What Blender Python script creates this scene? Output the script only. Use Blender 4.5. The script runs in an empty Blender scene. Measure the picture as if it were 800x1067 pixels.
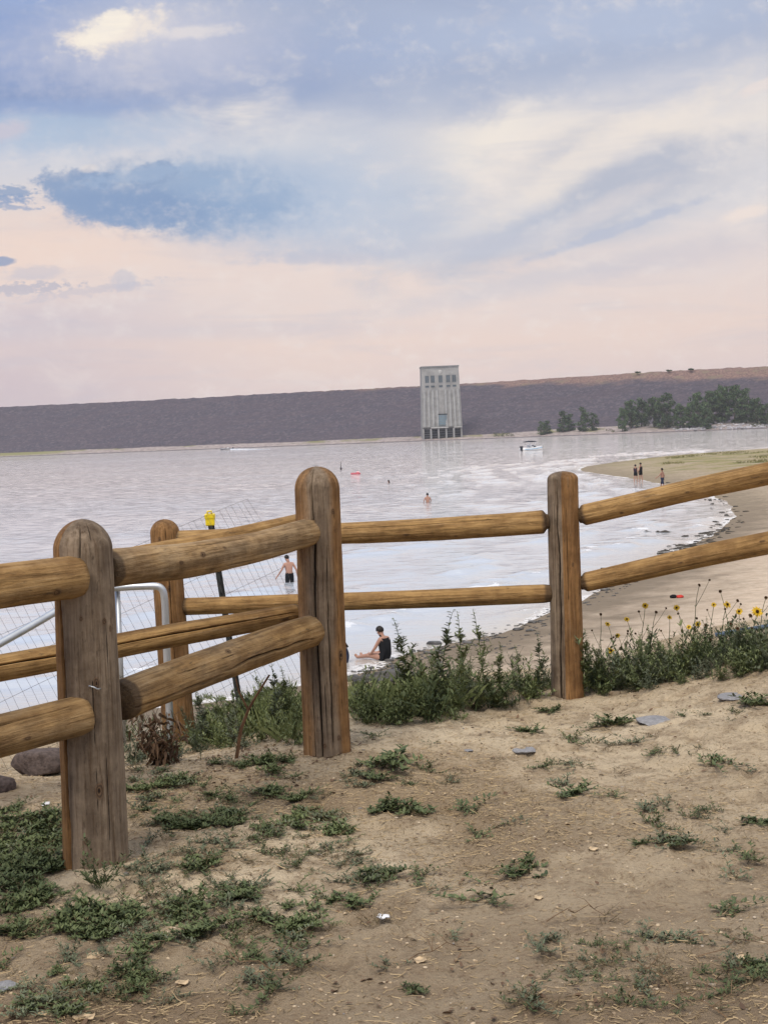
import bpy, bmesh, math, random
import numpy as np
from mathutils import Vector, Matrix, Euler

PI = math.pi
R = math.radians
scene = bpy.context.scene
COL = scene.collection
rng = np.random.default_rng(7)
random.seed(7)

# ------------------------------------------------------------------ camera
EYE = 6.0                                     # lake surface is z = 0
F, CX, CY = 1540.0, 400.0, 533.5
CAM_ROT = (Matrix.Rotation(R(90 - 3.18), 3, 'X') @ Matrix.Rotation(R(-2.32), 3, 'Z'))
cam_d = bpy.data.cameras.new('camera')
cam = bpy.data.objects.new('camera', cam_d)
COL.objects.link(cam)
cam.matrix_world = Matrix.Translation((0, 0, EYE)) @ CAM_ROT.to_4x4()
cam_d.sensor_fit = 'VERTICAL'
cam_d.sensor_height = 24.0
cam_d.lens = F / 1067.0 * 24.0
cam_d.clip_start = 0.05
cam_d.clip_end = 9000
scene.camera = cam


def ray(px, py):
    v = CAM_ROT @ Vector(((px - CX) / F, -(py - CY) / F, -1.0))
    return v / v.y


def at_z(px, py, z=0.0):
    v = ray(px, py)
    t = (z - EYE) / v.z
    return np.array((v.x * t, t, z))


def at_y(px, py, y):
    v = ray(px, py)
    return np.array((v.x * y, y, EYE + v.z * y))


def az_el(px, py):
    v = ray(px, py).normalized()
    return math.atan2(v.x, v.y), math.asin(v.z)


# ------------------------------------------------------------------ small numeric helpers
def srgb(r, g, b):
    def f(c):
        c /= 255.0
        return c / 12.92 if c <= 0.04045 else ((c + 0.055) / 1.055) ** 2.4
    return (f(r), f(g), f(b), 1.0)


_perm = np.random.default_rng(3).permutation(512)


def _hash(ix, iy, seed):
    h = _perm[(ix + seed * 17) & 511]
    h = _perm[(h + iy) & 511]
    return (_perm[(h + ix * 7 + seed) & 511]) / 511.0


def vnoise(x, y, seed=0):
    x = np.asarray(x, float); y = np.asarray(y, float)
    ix = np.floor(x).astype(int); iy = np.floor(y).astype(int)
    fx = x - ix; fy = y - iy
    fx = fx * fx * (3 - 2 * fx); fy = fy * fy * (3 - 2 * fy)
    a = _hash(ix, iy, seed); b = _hash(ix + 1, iy, seed)
    c = _hash(ix, iy + 1, seed); d = _hash(ix + 1, iy + 1, seed)
    return (a * (1 - fx) + b * fx) * (1 - fy) + (c * (1 - fx) + d * fx) * fy


def fbm(x, y, octv=4, seed=0):
    s = 0; amp = 0.5; tot = 0
    for o in range(octv):
        s = s + amp * vnoise(x, y, seed + o); tot += amp
        x = x * 2.03 + 11.3; y = y * 2.03 + 5.7; amp *= 0.5
    return s / tot


def sstep(a, b, x):
    t = np.clip((np.asarray(x, float) - a) / (b - a), 0, 1)
    return t * t * (3 - 2 * t)


# ------------------------------------------------------------------ objects
def tag(o, label=None, cat=None, group=None, kind=None):
    if label: o['label'] = label
    if cat: o['category'] = cat
    if group: o['group'] = group
    if kind: o['kind'] = kind
    return o


def link(name, me, parent=None, mats=()):
    for m in mats:
        me.materials.append(m)
    o = bpy.data.objects.new(name, me)
    COL.objects.link(o)
    if parent is not None:
        o.parent = parent
    return o


def empty(name, loc=(0, 0, 0), rz=0.0):
    o = bpy.data.objects.new(name, None)
    COL.objects.link(o)
    o.location = loc
    o.rotation_euler = (0, 0, rz)
    return o


def mesh_np(name, verts, faces, smooth=True, mat_idx=None):
    """verts (n,3); faces (m,k) ndarray with fixed k, or list of such arrays"""
    if not isinstance(faces, (list, tuple)):
        faces = [faces]
    faces = [np.asarray(f, dtype=np.int32) for f in faces if len(f)]
    me = bpy.data.meshes.new(name)
    verts = np.asarray(verts, dtype=np.float32)
    me.vertices.add(len(verts))
    me.vertices.foreach_set('co', verts.ravel())
    nl = sum(f.size for f in faces)
    npoly = sum(len(f) for f in faces)
    me.loops.add(nl)
    me.polygons.add(npoly)
    me.loops.foreach_set('vertex_index', np.concatenate([f.ravel() for f in faces]))
    tot = np.concatenate([np.full(len(f), f.shape[1], np.int32) for f in faces])
    start = np.concatenate([[0], np.cumsum(tot)[:-1]]).astype(np.int32)
    me.polygons.foreach_set('loop_start', start)
    try:
        me.polygons.foreach_set('loop_total', tot)
    except Exception:
        pass
    if mat_idx is not None:
        me.polygons.foreach_set('material_index', np.asarray(mat_idx, np.int32))
    me.polygons.foreach_set('use_smooth', np.full(npoly, smooth, dtype=bool))
    me.update(calc_edges=True)
    me.validate()
    return me


def add_attr(me, name, vals):
    a = me.attributes.new(name, 'FLOAT', 'POINT')
    a.data.foreach_set('value', np.asarray(vals, np.float32))


def grid_faces(nx, ny, wrap=False):
    """index faces of an ny-by-nx grid (row-major, x fastest)"""
    i = np.arange(nx if wrap else nx - 1)
    j = np.arange(ny - 1)
    I, J = np.meshgrid(i, j)
    I2 = (I + 1) % nx
    return np.stack([J * nx + I, J * nx + I2, (J + 1) * nx + I2, (J + 1) * nx + I], -1).reshape(-1, 4)


class MB:
    """collects boxes, tubes and lofts; build() makes ONE mesh object"""
    def __init__(self):
        self.v = []; self.f = []; self.mi = []; self.m = 0

    def add(self, vs, fs):
        b = len(self.v)
        self.v += [tuple(map(float, p)) for p in vs]
        for q in fs:
            self.f.append(tuple(b + i for i in q)); self.mi.append(self.m)

    def box(self, c, s, rz=0.0):
        x, y, z = s[0] / 2, s[1] / 2, s[2] / 2
        ca, sa = math.cos(rz), math.sin(rz)
        vs = []
        for dz in (-z, z):
            for dx, dy in ((-x, -y), (x, -y), (x, y), (-x, y)):
                vs.append((c[0] + dx * ca - dy * sa, c[1] + dx * sa + dy * ca, c[2] + dz))
        self.add(vs, [(3, 2, 1, 0), (4, 5, 6, 7), (0, 1, 5, 4), (1, 2, 6, 5), (2, 3, 7, 6), (3, 0, 4, 7)])

    def tube(self, pts, r, n=8, caps=True):
        pts = [Vector(p) for p in pts]
        rs = r if isinstance(r, (list, tuple)) else [r] * len(pts)
        vs = []; fs = []
        up = None
        for k, p in enumerate(pts):
            d = (pts[min(k + 1, len(pts) - 1)] - pts[max(k - 1, 0)])
            d = d.normalized() if d.length > 1e-9 else Vector((0, 0, 1))
            if up is None:
                a = Vector((0, 0, 1)) if abs(d.z) < 0.9 else Vector((1, 0, 0))
                up = d.cross(a).normalized()
            else:
                up = (up - d * up.dot(d))
                up = up.normalized() if up.length > 1e-6 else d.orthogonal().normalized()
            w = d.cross(up)
            for i in range(n):
                t = 2 * PI * i / n
                vs.append(p + (up * math.cos(t) + w * math.sin(t)) * rs[k])
        for k in range(len(pts) - 1):
            for i in range(n):
                j = (i + 1) % n
                fs.append((k * n + i, k * n + j, (k + 1) * n + j, (k + 1) * n + i))
        if caps:
            fs.append(tuple(range(n - 1, -1, -1)))
            b = (len(pts) - 1) * n
            fs.append(tuple(b + i for i in range(n)))
        self.add(vs, fs)

    def loft(self, rings, cap=True):
        n = len(rings[0]); vs = [p for r_ in rings for p in r_]; fs = []
        for k in range(len(rings) - 1):
            for i in range(n):
                j = (i + 1) % n
                fs.append((k * n + i, k * n + j, (k + 1) * n + j, (k + 1) * n + i))
        if cap:
            fs.append(tuple(range(n - 1, -1, -1)))
            b = (len(rings) - 1) * n
            fs.append(tuple(b + i for i in range(n)))
        self.add(vs, fs)

    def ball(self, c, r, nu=10, nv=7, seed=None, amp=0.0):
        rnd = random.Random(seed)
        rx, ry, rz = r if isinstance(r, (list, tuple)) else (r, r, r)
        vs = [(c[0], c[1], c[2] - rz)]
        for j in range(1, nv):
            t = PI * j / nv - PI / 2
            for i in range(nu):
                a = 2 * PI * i / nu
                k = 1 + amp * (rnd.random() * 2 - 1)
                vs.append((c[0] + rx * k * math.cos(t) * math.cos(a), c[1] + ry * k * math.cos(t) * math.sin(a), c[2] + rz * k * math.sin(t)))
        vs.append((c[0], c[1], c[2] + rz))
        fs = []
        for i in range(nu):
            fs.append((0, 1 + (i + 1) % nu, 1 + i))
        for j in range(nv - 2):
            b = 1 + j * nu
            for i in range(nu):
                k = (i + 1) % nu
                fs.append((b + i, b + k, b + nu + k, b + nu + i))
        t = len(vs) - 1; b = 1 + (nv - 2) * nu
        for i in range(nu):
            fs.append((b + i, b + (i + 1) % nu, t))
        self.add(vs, fs)

    def mesh(self, name, smooth=False):
        me = bpy.data.meshes.new(name)
        me.from_pydata(self.v, [], self.f)
        me.polygons.foreach_set('material_index', np.asarray(self.mi, np.int32))
        me.polygons.foreach_set('use_smooth', np.full(len(self.f), smooth, bool))
        me.update()
        return me

    def build(self, name, mats, parent=None, smooth=False):
        if not isinstance(mats, (list, tuple)):
            mats = [mats]
        return link(name, self.mesh(name, smooth), parent, mats)


# ------------------------------------------------------------------ node helper
class NT:
    def __init__(self, tree):
        self.t = tree; self.n = tree.nodes; self.l = tree.links

    def new(self, kind, **kw):
        nd = self.n.new(kind)
        for k, v in kw.items():
            setattr(nd, k, v)
        return nd

    def put(self, sock, v):
        if isinstance(v, bpy.types.NodeSocket):
            self.l.new(v, sock)
        elif v is not None:
            if isinstance(v, (tuple, list)) and sock.type == 'RGBA' and len(v) == 3:
                v = tuple(v) + (1.0,)
            sock.default_value = v

    def math(self, op, a, b=None, c=None, clamp=False):
        nd = self.new('ShaderNodeMath', operation=op, use_clamp=clamp)
        self.put(nd.inputs[0], a)
        if b is not None: self.put(nd.inputs[1], b)
        if c is not None: self.put(nd.inputs[2], c)
        return nd.outputs[0]

    def vmath(self, op, a, b=None, s=None):
        nd = self.new('ShaderNodeVectorMath', operation=op)
        self.put(nd.inputs[0], a)
        if b is not None: self.put(nd.inputs[1], b)
        if s is not None: self.put(nd.inputs['Scale'], s)
        return nd.outputs[0]

    def mix(self, f, a, b, blend='MIX'):
        nd = self.new('ShaderNodeMix', data_type='RGBA', blend_type=blend)
        self.put(nd.inputs[0], f)
        self.put(nd.inputs[6], a); self.put(nd.inputs[7], b)
        return nd.outputs[2]

    def noise(self, vec, scale, detail=4, rough=0.55, dist=0.0):
        nd = self.new('ShaderNodeTexNoise')
        self.put(nd.inputs['Vector'], vec)
        nd.inputs['Scale'].default_value = scale
        nd.inputs['Detail'].default_value = detail
        nd.inputs['Roughness'].default_value = rough
        nd.inputs['Distortion'].default_value = dist
        return nd.outputs['Fac']

    def voro(self, vec, scale, feat='F1', out='Distance', rnd=1.0):
        nd = self.new('ShaderNodeTexVoronoi', feature=feat)
        self.put(nd.inputs['Vector'], vec)
        nd.inputs['Scale'].default_value = scale
        nd.inputs['Randomness'].default_value = rnd
        return nd.outputs[out]

    def map(self, v, a, b, c=0.0, d=1.0, smooth=True):
        nd = self.new('ShaderNodeMapRange', interpolation_type='SMOOTHSTEP' if smooth else 'LINEAR')
        self.put(nd.inputs[0], v)
        for i, q in enumerate((a, b, c, d)):
            self.put(nd.inputs[i + 1], q)
        return nd.outputs[0]

    def ramp(self, f, stops, interp='LINEAR'):
        nd = self.new('ShaderNodeValToRGB')
        nd.color_ramp.interpolation = interp
        e = nd.color_ramp.elements
        while len(e) > 1: e.remove(e[0])
        e[0].position = stops[0][0]; e[0].color = stops[0][1]
        for p, c in stops[1:]:
            x = e.new(p); x.color = c
        self.put(nd.inputs[0], f)
        return nd.outputs[0]

    def attr(self, name):
        nd = self.new('ShaderNodeAttribute', attribute_name=name)
        return nd.outputs['Fac']

    def mapping(self, vec, scale=(1, 1, 1), loc=(0, 0, 0), rot=(0, 0, 0)):
        nd = self.new('ShaderNodeMapping')
        self.put(nd.inputs['Vector'], vec)
        self.put(nd.inputs['Scale'], scale); self.put(nd.inputs['Location'], loc); self.put(nd.inputs['Rotation'], rot)
        return nd.outputs[0]

    def bump(self, h, strength=0.5, dist=0.01, normal=None):
        nd = self.new('ShaderNodeBump')
        nd.inputs['Strength'].default_value = strength
        nd.inputs['Distance'].default_value = dist
        self.put(nd.inputs['Height'], h)
        if normal is not None: self.put(nd.inputs['Normal'], normal)
        return nd.outputs[0]

    def coord(self, which='Object'):
        return self.new('ShaderNodeTexCoord').outputs[which]

    def sep(self, v):
        nd = self.new('ShaderNodeSeparateXYZ'); self.put(nd.inputs[0], v)
        return nd.outputs

    def comb(self, x, y, z):
        nd = self.new('ShaderNodeCombineXYZ')
        for i, q in enumerate((x, y, z)): self.put(nd.inputs[i], q)
        return nd.outputs[0]


def new_mat(name):
    m = bpy.data.materials.new(name)
    m.use_nodes = True
    t = NT(m.node_tree)
    b = m.node_tree.nodes['Principled BSDF']
    return m, t, b


def plain(name, col, rough=0.7, spec=0.3, vary=0.25, scale=8.0, metal=0.0, bumpv=0.0):
    m, t, b = new_mat(name)
    c = t.coord('Object')
    n = t.noise(c, scale, 5, 0.6)
    dark = tuple(x * (1 - vary) for x in col[:3]) + (1,)
    light = tuple(min(1, x * (1 + vary)) for x in col[:3]) + (1,)
    t.put(b.inputs['Base Color'], t.mix(t.map(n, 0.3, 0.7), dark, light))
    b.inputs['Roughness'].default_value = rough
    b.inputs['Specular IOR Level'].default_value = spec
    b.inputs['Metallic'].default_value = metal
    if bumpv:
        t.put(b.inputs['Normal'], t.bump(n, bumpv, 0.02))
    return m


# ------------------------------------------------------------------ world
SUN_EL, SUN_AZ = 56.0, -150.0      # azimuth from +Y towards +X, i.e. behind and to the left of the view
world = bpy.data.worlds.new('World')
scene.world = world
world.use_nodes = True
W = NT(world.node_tree)
W.n.clear()
sky = W.new('ShaderNodeTexSky', sky_type='NISHITA')
sky.sun_disc = False
sky.sun_elevation = R(SUN_EL)
sky.sun_rotation = R(SUN_AZ)
sky.altitude = 1700
sky.dust_density = 3.0
BG = 0.1
dirv = W.coord('Generated')
dx, dy, dz = W.sep(dirv)
EL = W.math('ARCSINE', dz)
AZ = W.math('ARCTAN2', dx, dy)
cl = W.vmath('MULTIPLY', dirv, (1, 1, 2.6))
nA = W.noise(cl, 5.0, 6, 0.55, 0.3)
nB = W.noise(W.vmath('ADD', cl, (3.1, 1.7, 0.4)), 14.0, 7, 0.6, 0.4)
nC = W.noise(W.vmath('MULTIPLY', dirv, (1, 1, 1.6)), 34.0, 8, 0.62)
nD = W.noise(W.vmath('MULTIPLY', dirv, (1, 1, 1.5)), 95.0, 6, 0.62)
nE = W.math('ADD', W.math('MULTIPLY', nC, 0.45), W.math('MULTIPLY', nD, 0.55))
nF = W.noise(W.vmath('MULTIPLY', dirv, (1, 1, 2.0)), 190.0, 5, 0.6)
nW1 = W.noise(W.vmath('ADD', cl, (7.7, 0.3, 2.4)), 9.0, 5, 0.55)
nW2 = W.noise(W.vmath('ADD', cl, (1.7, 5.3, 6.4)), 9.0, 5, 0.55)
# streaky noise along the horizon
nS = W.noise(W.vmath('MULTIPLY', dirv, (1, 1, 7.0)), 9.0, 6, 0.6, 0.5)


def e_(deg): return (deg + 0.0) / 90.0


eld = W.math('DIVIDE', EL, PI / 2)
eldw = W.math('ADD', eld, W.math('MULTIPLY', W.math('SUBTRACT', nA, 0.5), 0.035))
base = W.ramp(eldw, [
    (0.0, srgb(219, 201, 199)), (e_(1.6), srgb(224, 205, 201)), (e_(3.6), srgb(234, 212, 202)),
    (e_(6.0), srgb(231, 216, 211)), (e_(8.2), srgb(225, 217, 216)), (e_(10.6), srgb(212, 211, 219)),
    (e_(13.0), srgb(185, 197, 222)), (e_(16.5), srgb(172, 187, 221)), (e_(24), srgb(200, 208, 228)),
    (e_(40), (1.10, 1.10, 1.12, 1)), (1.0, (1.65, 1.62, 1.60, 1))])
# left (west) is bluer aloft and mauve low down
left = W.map(AZ, 0.02, -0.26)
base = W.mix(W.math('MULTIPLY', left, W.map(EL, R(9.5), R(13))), base, srgb(152, 174, 217))
base = W.mix(W.math('MULTIPLY', W.math('MULTIPLY', W.map(AZ, -0.06, -0.26), 0.8), W.map(EL, R(5.2), R(2.0))), base, srgb(204, 188, 195))
cloud = base


def blob(cx, cy, rx, ry, rot=0.0, soft=0.3, amp=0.6, warp=0.02, noise=None):
    a, e = az_el(cx, cy)
    rr = R(-rot + 2.3)     # picture rotation -> about the view axis (picture y down)
    u = W.math('ADD', W.math('SUBTRACT', AZ, a), W.math('MULTIPLY', W.math('SUBTRACT', nW1, 0.5), warp * 2))
    v = W.math('ADD', W.math('SUBTRACT', EL, e), W.math('MULTIPLY', W.math('SUBTRACT', nW2, 0.5), warp))
    ca, sa = math.cos(rr), math.sin(rr)
    uu = W.math('ADD', W.math('MULTIPLY', u, ca / (rx / F)), W.math('MULTIPLY', v, sa / (rx / F)))
    vv = W.math('ADD', W.math('MULTIPLY', u, -sa / (ry / F)), W.math('MULTIPLY', v, ca / (ry / F)))
    d = W.math('SQRT', W.math('ADD', W.math('MULTIPLY', uu, uu), W.math('MULTIPLY', vv, vv)))
    d = W.math('ADD', d, W.math('MULTIPLY', W.math('SUBTRACT', noise if noise is not None else nB, 0.5), amp * 2))
    return W.map(d, 1 + soft, 1 - soft)


def over(mask, col, op=1.0):
    global cloud
    cloud = W.mix(W.math('MULTIPLY', mask, op), cloud, col)


# ---- clouds, far to near
# pale veil across the middle
over(blob(360, 190, 520, 95, 3, 0.8, 0.6, 0.03, nB), srgb(211, 212, 219), 0.8)
over(blob(640, 150, 260, 60, -14, 0.7, 0.7, 0.03, nB), srgb(243, 232, 221), 0.95)
over(blob(500, 140, 85, 55, -35, 0.7, 0.8, 0.03, nB), srgb(244, 234, 223), 0.85)
over(blob(215, 108, 75, 24, 4, 0.5, 0.9, 0.02, nE), srgb(234, 228, 225), 0.85)
over(blob(300, 130, 60, 40, -60, 0.8, 0.7, 0.02, nB), srgb(231, 226, 224), 0.6)
over(blob(250, 112, 26, 20, -30, 0.5, 1.2, 0.02, nE), srgb(245, 236, 227), 0.6)
# peach light low in the west
over(blob(60, 256, 190, 42, 0, 0.9, 0.4, 0.03, nB), srgb(243, 217, 202), 0.85)
over(blob(330, 285, 290, 34, 2, 0.9, 0.5, 0.02, nS), srgb(237, 216, 206), 0.7)
# grey-blue upper deck
over(blob(430, 40, 520, 66, 0, 0.5, 0.7, 0.04, nB), srgb(168, 179, 204), 0.92)
over(blob(380, 78, 130, 36, 6, 0.7, 0.8, 0.03, nB), srgb(152, 168, 202), 0.85)
over(blob(40, 88, 210, 44, 0, 0.5, 0.8, 0.03, nB), srgb(138, 157, 197), 0.9)
over(blob(20, 35, 90, 34, 0, 0.7, 0.8, 0.03, nB), srgb(146, 165, 207), 0.8)
over(blob(190, 70, 120, 28, -3, 0.7, 0.9, 0.03, nE), srgb(180, 187, 211), 0.75)
over(blob(640, 55, 260, 30, -3, 0.9, 0.8, 0.04, nB), srgb(174, 184, 207), 0.8)
over(blob(730, 85, 130, 26, -3, 0.9, 0.8, 0.04, nB), srgb(200, 203, 216), 0.7)
over(blob(620, 18, 200, 26, 0, 0.9, 0.8, 0.04, nB), srgb(188, 199, 222), 0.6)
over(blob(50, 138, 120, 20, 0, 0.7, 0.9, 0.02, nE), srgb(176, 194, 217), 0.85)
over(blob(60, 112, 100, 8, 1, 0.6, 0.9, 0.02, nE), srgb(152, 170, 207), 0.7)
# bright break top left
over(blob(150, 42, 110, 30, -4, 0.9, 1.0, 0.02, nE), srgb(203, 204, 219), 0.85)
over(blob(122, 37, 54, 17, -10, 0.5, 1.8, 0.02, nE), srgb(246, 234, 222), 0.9)
over(blob(112, 32, 30, 12, -25, 0.4, 1.5, 0.01, nE), srgb(253, 243, 228), 0.85)
over(blob(200, 36, 40, 6, -4, 0.6, 1.6, 0.01, nE), srgb(234, 226, 223), 0.7)
# slanting grey bank on the right
over(blob(575, 212, 175, 50, -9, 0.5, 0.9, 0.03, nB), srgb(192, 194, 206), 0.9)
over(blob(480, 240, 170, 24, -1, 0.5, 0.9, 0.02, nE), srgb(196, 200, 213), 0.75)
over(blob(660, 190, 90, 22, -16, 0.6, 0.9, 0.02, nE), srgb(184, 189, 204), 0.8)
over(blob(610, 168, 150, 16, -22, 0.7, 1.0, 0.02, nE), srgb(242, 231, 221), 0.8)
over(blob(520, 182, 70, 18, -30, 0.8, 1.0, 0.02, nE), srgb(238, 228, 221), 0.6)
over(blob(620, 222, 70, 10, -18, 0.6, 1.2, 0.01, nE), srgb(224, 216, 215), 0.6)
over(blob(640, 240, 90, 5, -14, 0.5, 1.3, 0.01, nE), srgb(183, 190, 209), 0.7)
over(blob(420, 258, 140, 7, 0, 0.6, 1.4, 0.01, nE), srgb(195, 197, 210), 0.65)
over(blob(600, 285, 190, 10, -6, 0.9, 1.0, 0.01, nE), srgb(208, 204, 210), 0.6)
over(blob(330, 268, 60, 6, 4, 0.6, 1.5, 0.01, nE), srgb(205, 200, 208), 0.6)
over(blob(720, 268, 90, 10, -4, 0.9, 1.0, 0.01, nE), srgb(214, 205, 209), 0.55)
over(blob(778, 222, 24, 6, -10, 0.6, 1.4, 0.01, nE), srgb(245, 228, 217), 0.75)
over(blob(789, 92, 16, 6, -14, 0.5, 1.4, 0.01, nE), srgb(240, 226, 219), 0.7)
# fall streaks under the deck
over(blob(430, 160, 44, 60, 20, 0.9, 0.7, 0.02, nB), srgb(201, 204, 215), 0.6)
over(blob(350, 165, 30, 50, 15, 0.9, 0.7, 0.02, nB), srgb(209, 210, 217), 0.5)
# the dark blue cloud
over(blob(320, 205, 130, 42, 3, 0.9, 0.6, 0.015, nB), srgb(184, 197, 217), 0.85)
over(blob(190, 206, 110, 35, 5, 0.35, 0.75, 0.010, nE), srgb(150, 169, 198), 0.92)
over(blob(250, 206, 70, 34, 3, 0.8, 0.6, 0.010, nE), srgb(158, 180, 209), 0.7)
over(blob(88, 195, 50, 17, 12, 0.2, 1.2, 0.008, nE), srgb(143, 163, 195), 0.95)
over(blob(130, 214, 70, 22, 12, 0.25, 0.9, 0.008, nE), srgb(143, 164, 197), 0.95)
over(blob(160, 180, 26, 12, -10, 0.2, 1.2, 0.006, nE), srgb(146, 166, 197), 0.9)
over(blob(170, 218, 80, 16, 4, 0.7, 1.1, 0.008, nE), srgb(130, 155, 193), 0.5)
over(blob(150, 182, 60, 8, -6, 0.5, 1.4, 0.008, nF), srgb(168, 187, 213), 0.45)
over(blob(92, 176, 10, 4, 0, 0.4, 1.2, 0.004, nE), srgb(226, 218, 216), 0.6)
# small dark scraps at the left edge
over(blob(10, 200, 24, 5, 4, 0.5, 1.9, 0.006, nF), srgb(150, 167, 196), 0.9)
over(blob(6, 208, 26, 4, 4, 0.5, 1.9, 0.006, nF), srgb(146, 164, 196), 0.9)
over(blob(8, 216, 24, 2.5, 5, 0.5, 1.9, 0.006, nF), srgb(160, 172, 198), 0.8)
over(blob(1, 272, 13, 4, 0, 0.3, 1.4, 0.004, nE), srgb(152, 164, 192), 0.9)
over(blob(6, 138, 22, 9, -10, 0.6, 1.4, 0.006, nE), srgb(206, 200, 212), 0.8)
# low grey puffs
over(blob(16, 300, 50, 5, 0, 0.4, 2.2, 0.008, nF), srgb(180, 180, 196), 0.7)
over(blob(95, 303, 60, 4, -4, 0.5, 2.4, 0.008, nF), srgb(206, 198, 204), 0.65)
over(blob(131, 292, 11, 12, 0, 0.3, 1.6, 0.004, nE), srgb(202, 198, 207), 0.7)
over(blob(40, 283, 26, 7, 0, 0.4, 1.8, 0.004, nE), srgb(206, 199, 206), 0.65)
over(blob(10, 335, 150, 26, 4, 0.9, 0.4, 0.02, nS), srgb(205, 194, 203), 0.7)
over(blob(200, 345, 190, 8, 4, 0.9, 0.7, 0.01, nS), srgb(212, 202, 206), 0.5)
# fine texture
cloud = W.mix(W.math('MULTIPLY', W.map(nC, 0.5, 0.78), 0.22), cloud, srgb(246, 236, 228))
cloud = W.mix(W.math('MULTIPLY', W.map(nS, 0.52, 0.3), 0.16), cloud, srgb(178, 186, 206))
cloud = W.mix(W.math('MULTIPLY', W.math('MULTIPLY', W.map(nE, 0.48, 0.68), W.map(nA, 0.40, 0.6)), 0.28), cloud, srgb(238, 230, 226))
cloud = W.mix(W.math('MULTIPLY', W.map(nB, 0.55, 0.75), 0.25), cloud, srgb(240, 229, 222))
gain = W.vmath('SCALE', cloud, None, 1.0 / BG)
mixed = W.mix(0.965, sky.outputs[0], gain)
bg = W.new('ShaderNodeBackground')
W.put(bg.inputs['Color'], mixed)
bg.inputs['Strength'].default_value = BG
wo = W.new('ShaderNodeOutputWorld')
W.l.new(bg.outputs[0], wo.inputs[0])

sun_d = bpy.data.lights.new('sun', 'SUN')
sun_d.energy = 2.9
sun_d.angle = R(30)
sun_d.color = (1.0, 0.90, 0.76)
sun = bpy.data.objects.new('sun', sun_d)
COL.objects.link(sun)
sd = Vector((math.sin(R(SUN_AZ)) * math.cos(R(SUN_EL)), math.cos(R(SUN_AZ)) * math.cos(R(SUN_EL)), math.sin(R(SUN_EL))))
sun.rotation_euler = sd.to_track_quat('Z', 'Y').to_euler()

# ------------------------------------------------------------------ terrain functions
shore_px = [(-900, 800), (-300, 762), (100, 745), (250, 728), (370, 702), (420, 683), (470, 671), (520, 660), (575, 638),
            (640, 610), (685, 583), (722, 567), (750, 552), (765, 538), (757, 523), (730, 513), (700, 506), (667, 500), (640, 496),
            (606, 491), (603, 489), (608, 486.5), (640, 481.5), (700, 474.5), (760, 470), (800, 467.5), (900, 462), (1200, 452)]
shore = np.array([at_z(x, y, 0)[:2] for x, y in shore_px])
land_poly = np.vstack([shore, [(600, 240), (600, -200), (-600, -200), (-600, 10)]])


def dist_poly(x, y, P, closed=False):
    d = np.full(x.shape, 1e9)
    n = len(P)
    for i in range(n if closed else n - 1):
        a = P[i]; b = P[(i + 1) % n]
        ab = b - a; L = ab @ ab
        t = np.clip(((x - a[0]) * ab[0] + (y - a[1]) * ab[1]) / L, 0, 1)
        d = np.minimum(d, np.hypot(x - a[0] - t * ab[0], y - a[1] - t * ab[1]))
    return d


def inside(x, y, P):
    c = np.zeros(x.shape, bool)
    n = len(P)
    for i in range(n):
        a = P[i]; b = P[(i + 1) % n]
        if a[1] == b[1]:
            continue
        cond = (a[1] > y) != (b[1] > y)
        xi = (b[0] - a[0]) * (y - a[1]) / (b[1] - a[1]) + a[0]
        c ^= cond & (x < xi)
    return c


def shore_s(x, y):
    """distance to the near shoreline, positive on land"""
    d = dist_poly(x, y, shore)
    return np.where(inside(x, y, land_poly), d, -d)


def toe_y(x):
    return 704 - 0.285 * x


FEET = [tuple(at_y(101, 908, 5.13)[:2]), tuple(at_y(340, 790, 6.80)[:2]), tuple(at_y(591, 724, 8.05)[:2]), tuple(at_y(185, 752, 8.05)[:2])]


def plateau(x, y):
    p = 4.5 + 0.24 * sstep(0.9, 2.4, x) * sstep(5.0, 8.0, y)
    p = p - 0.17 * sstep(-0.25, -1.2, x) * sstep(6.4, 7.9, y)
    for (qx, qy) in FEET: p = p + 0.02 * np.exp(-((x - qx) ** 2 + (y - qy) ** 2) / .20 ** 2)
    p = p + 0.035 * (fbm(x * 1.3, y * 1.3, 3, 5) - 0.5) * 2
    return p


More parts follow.
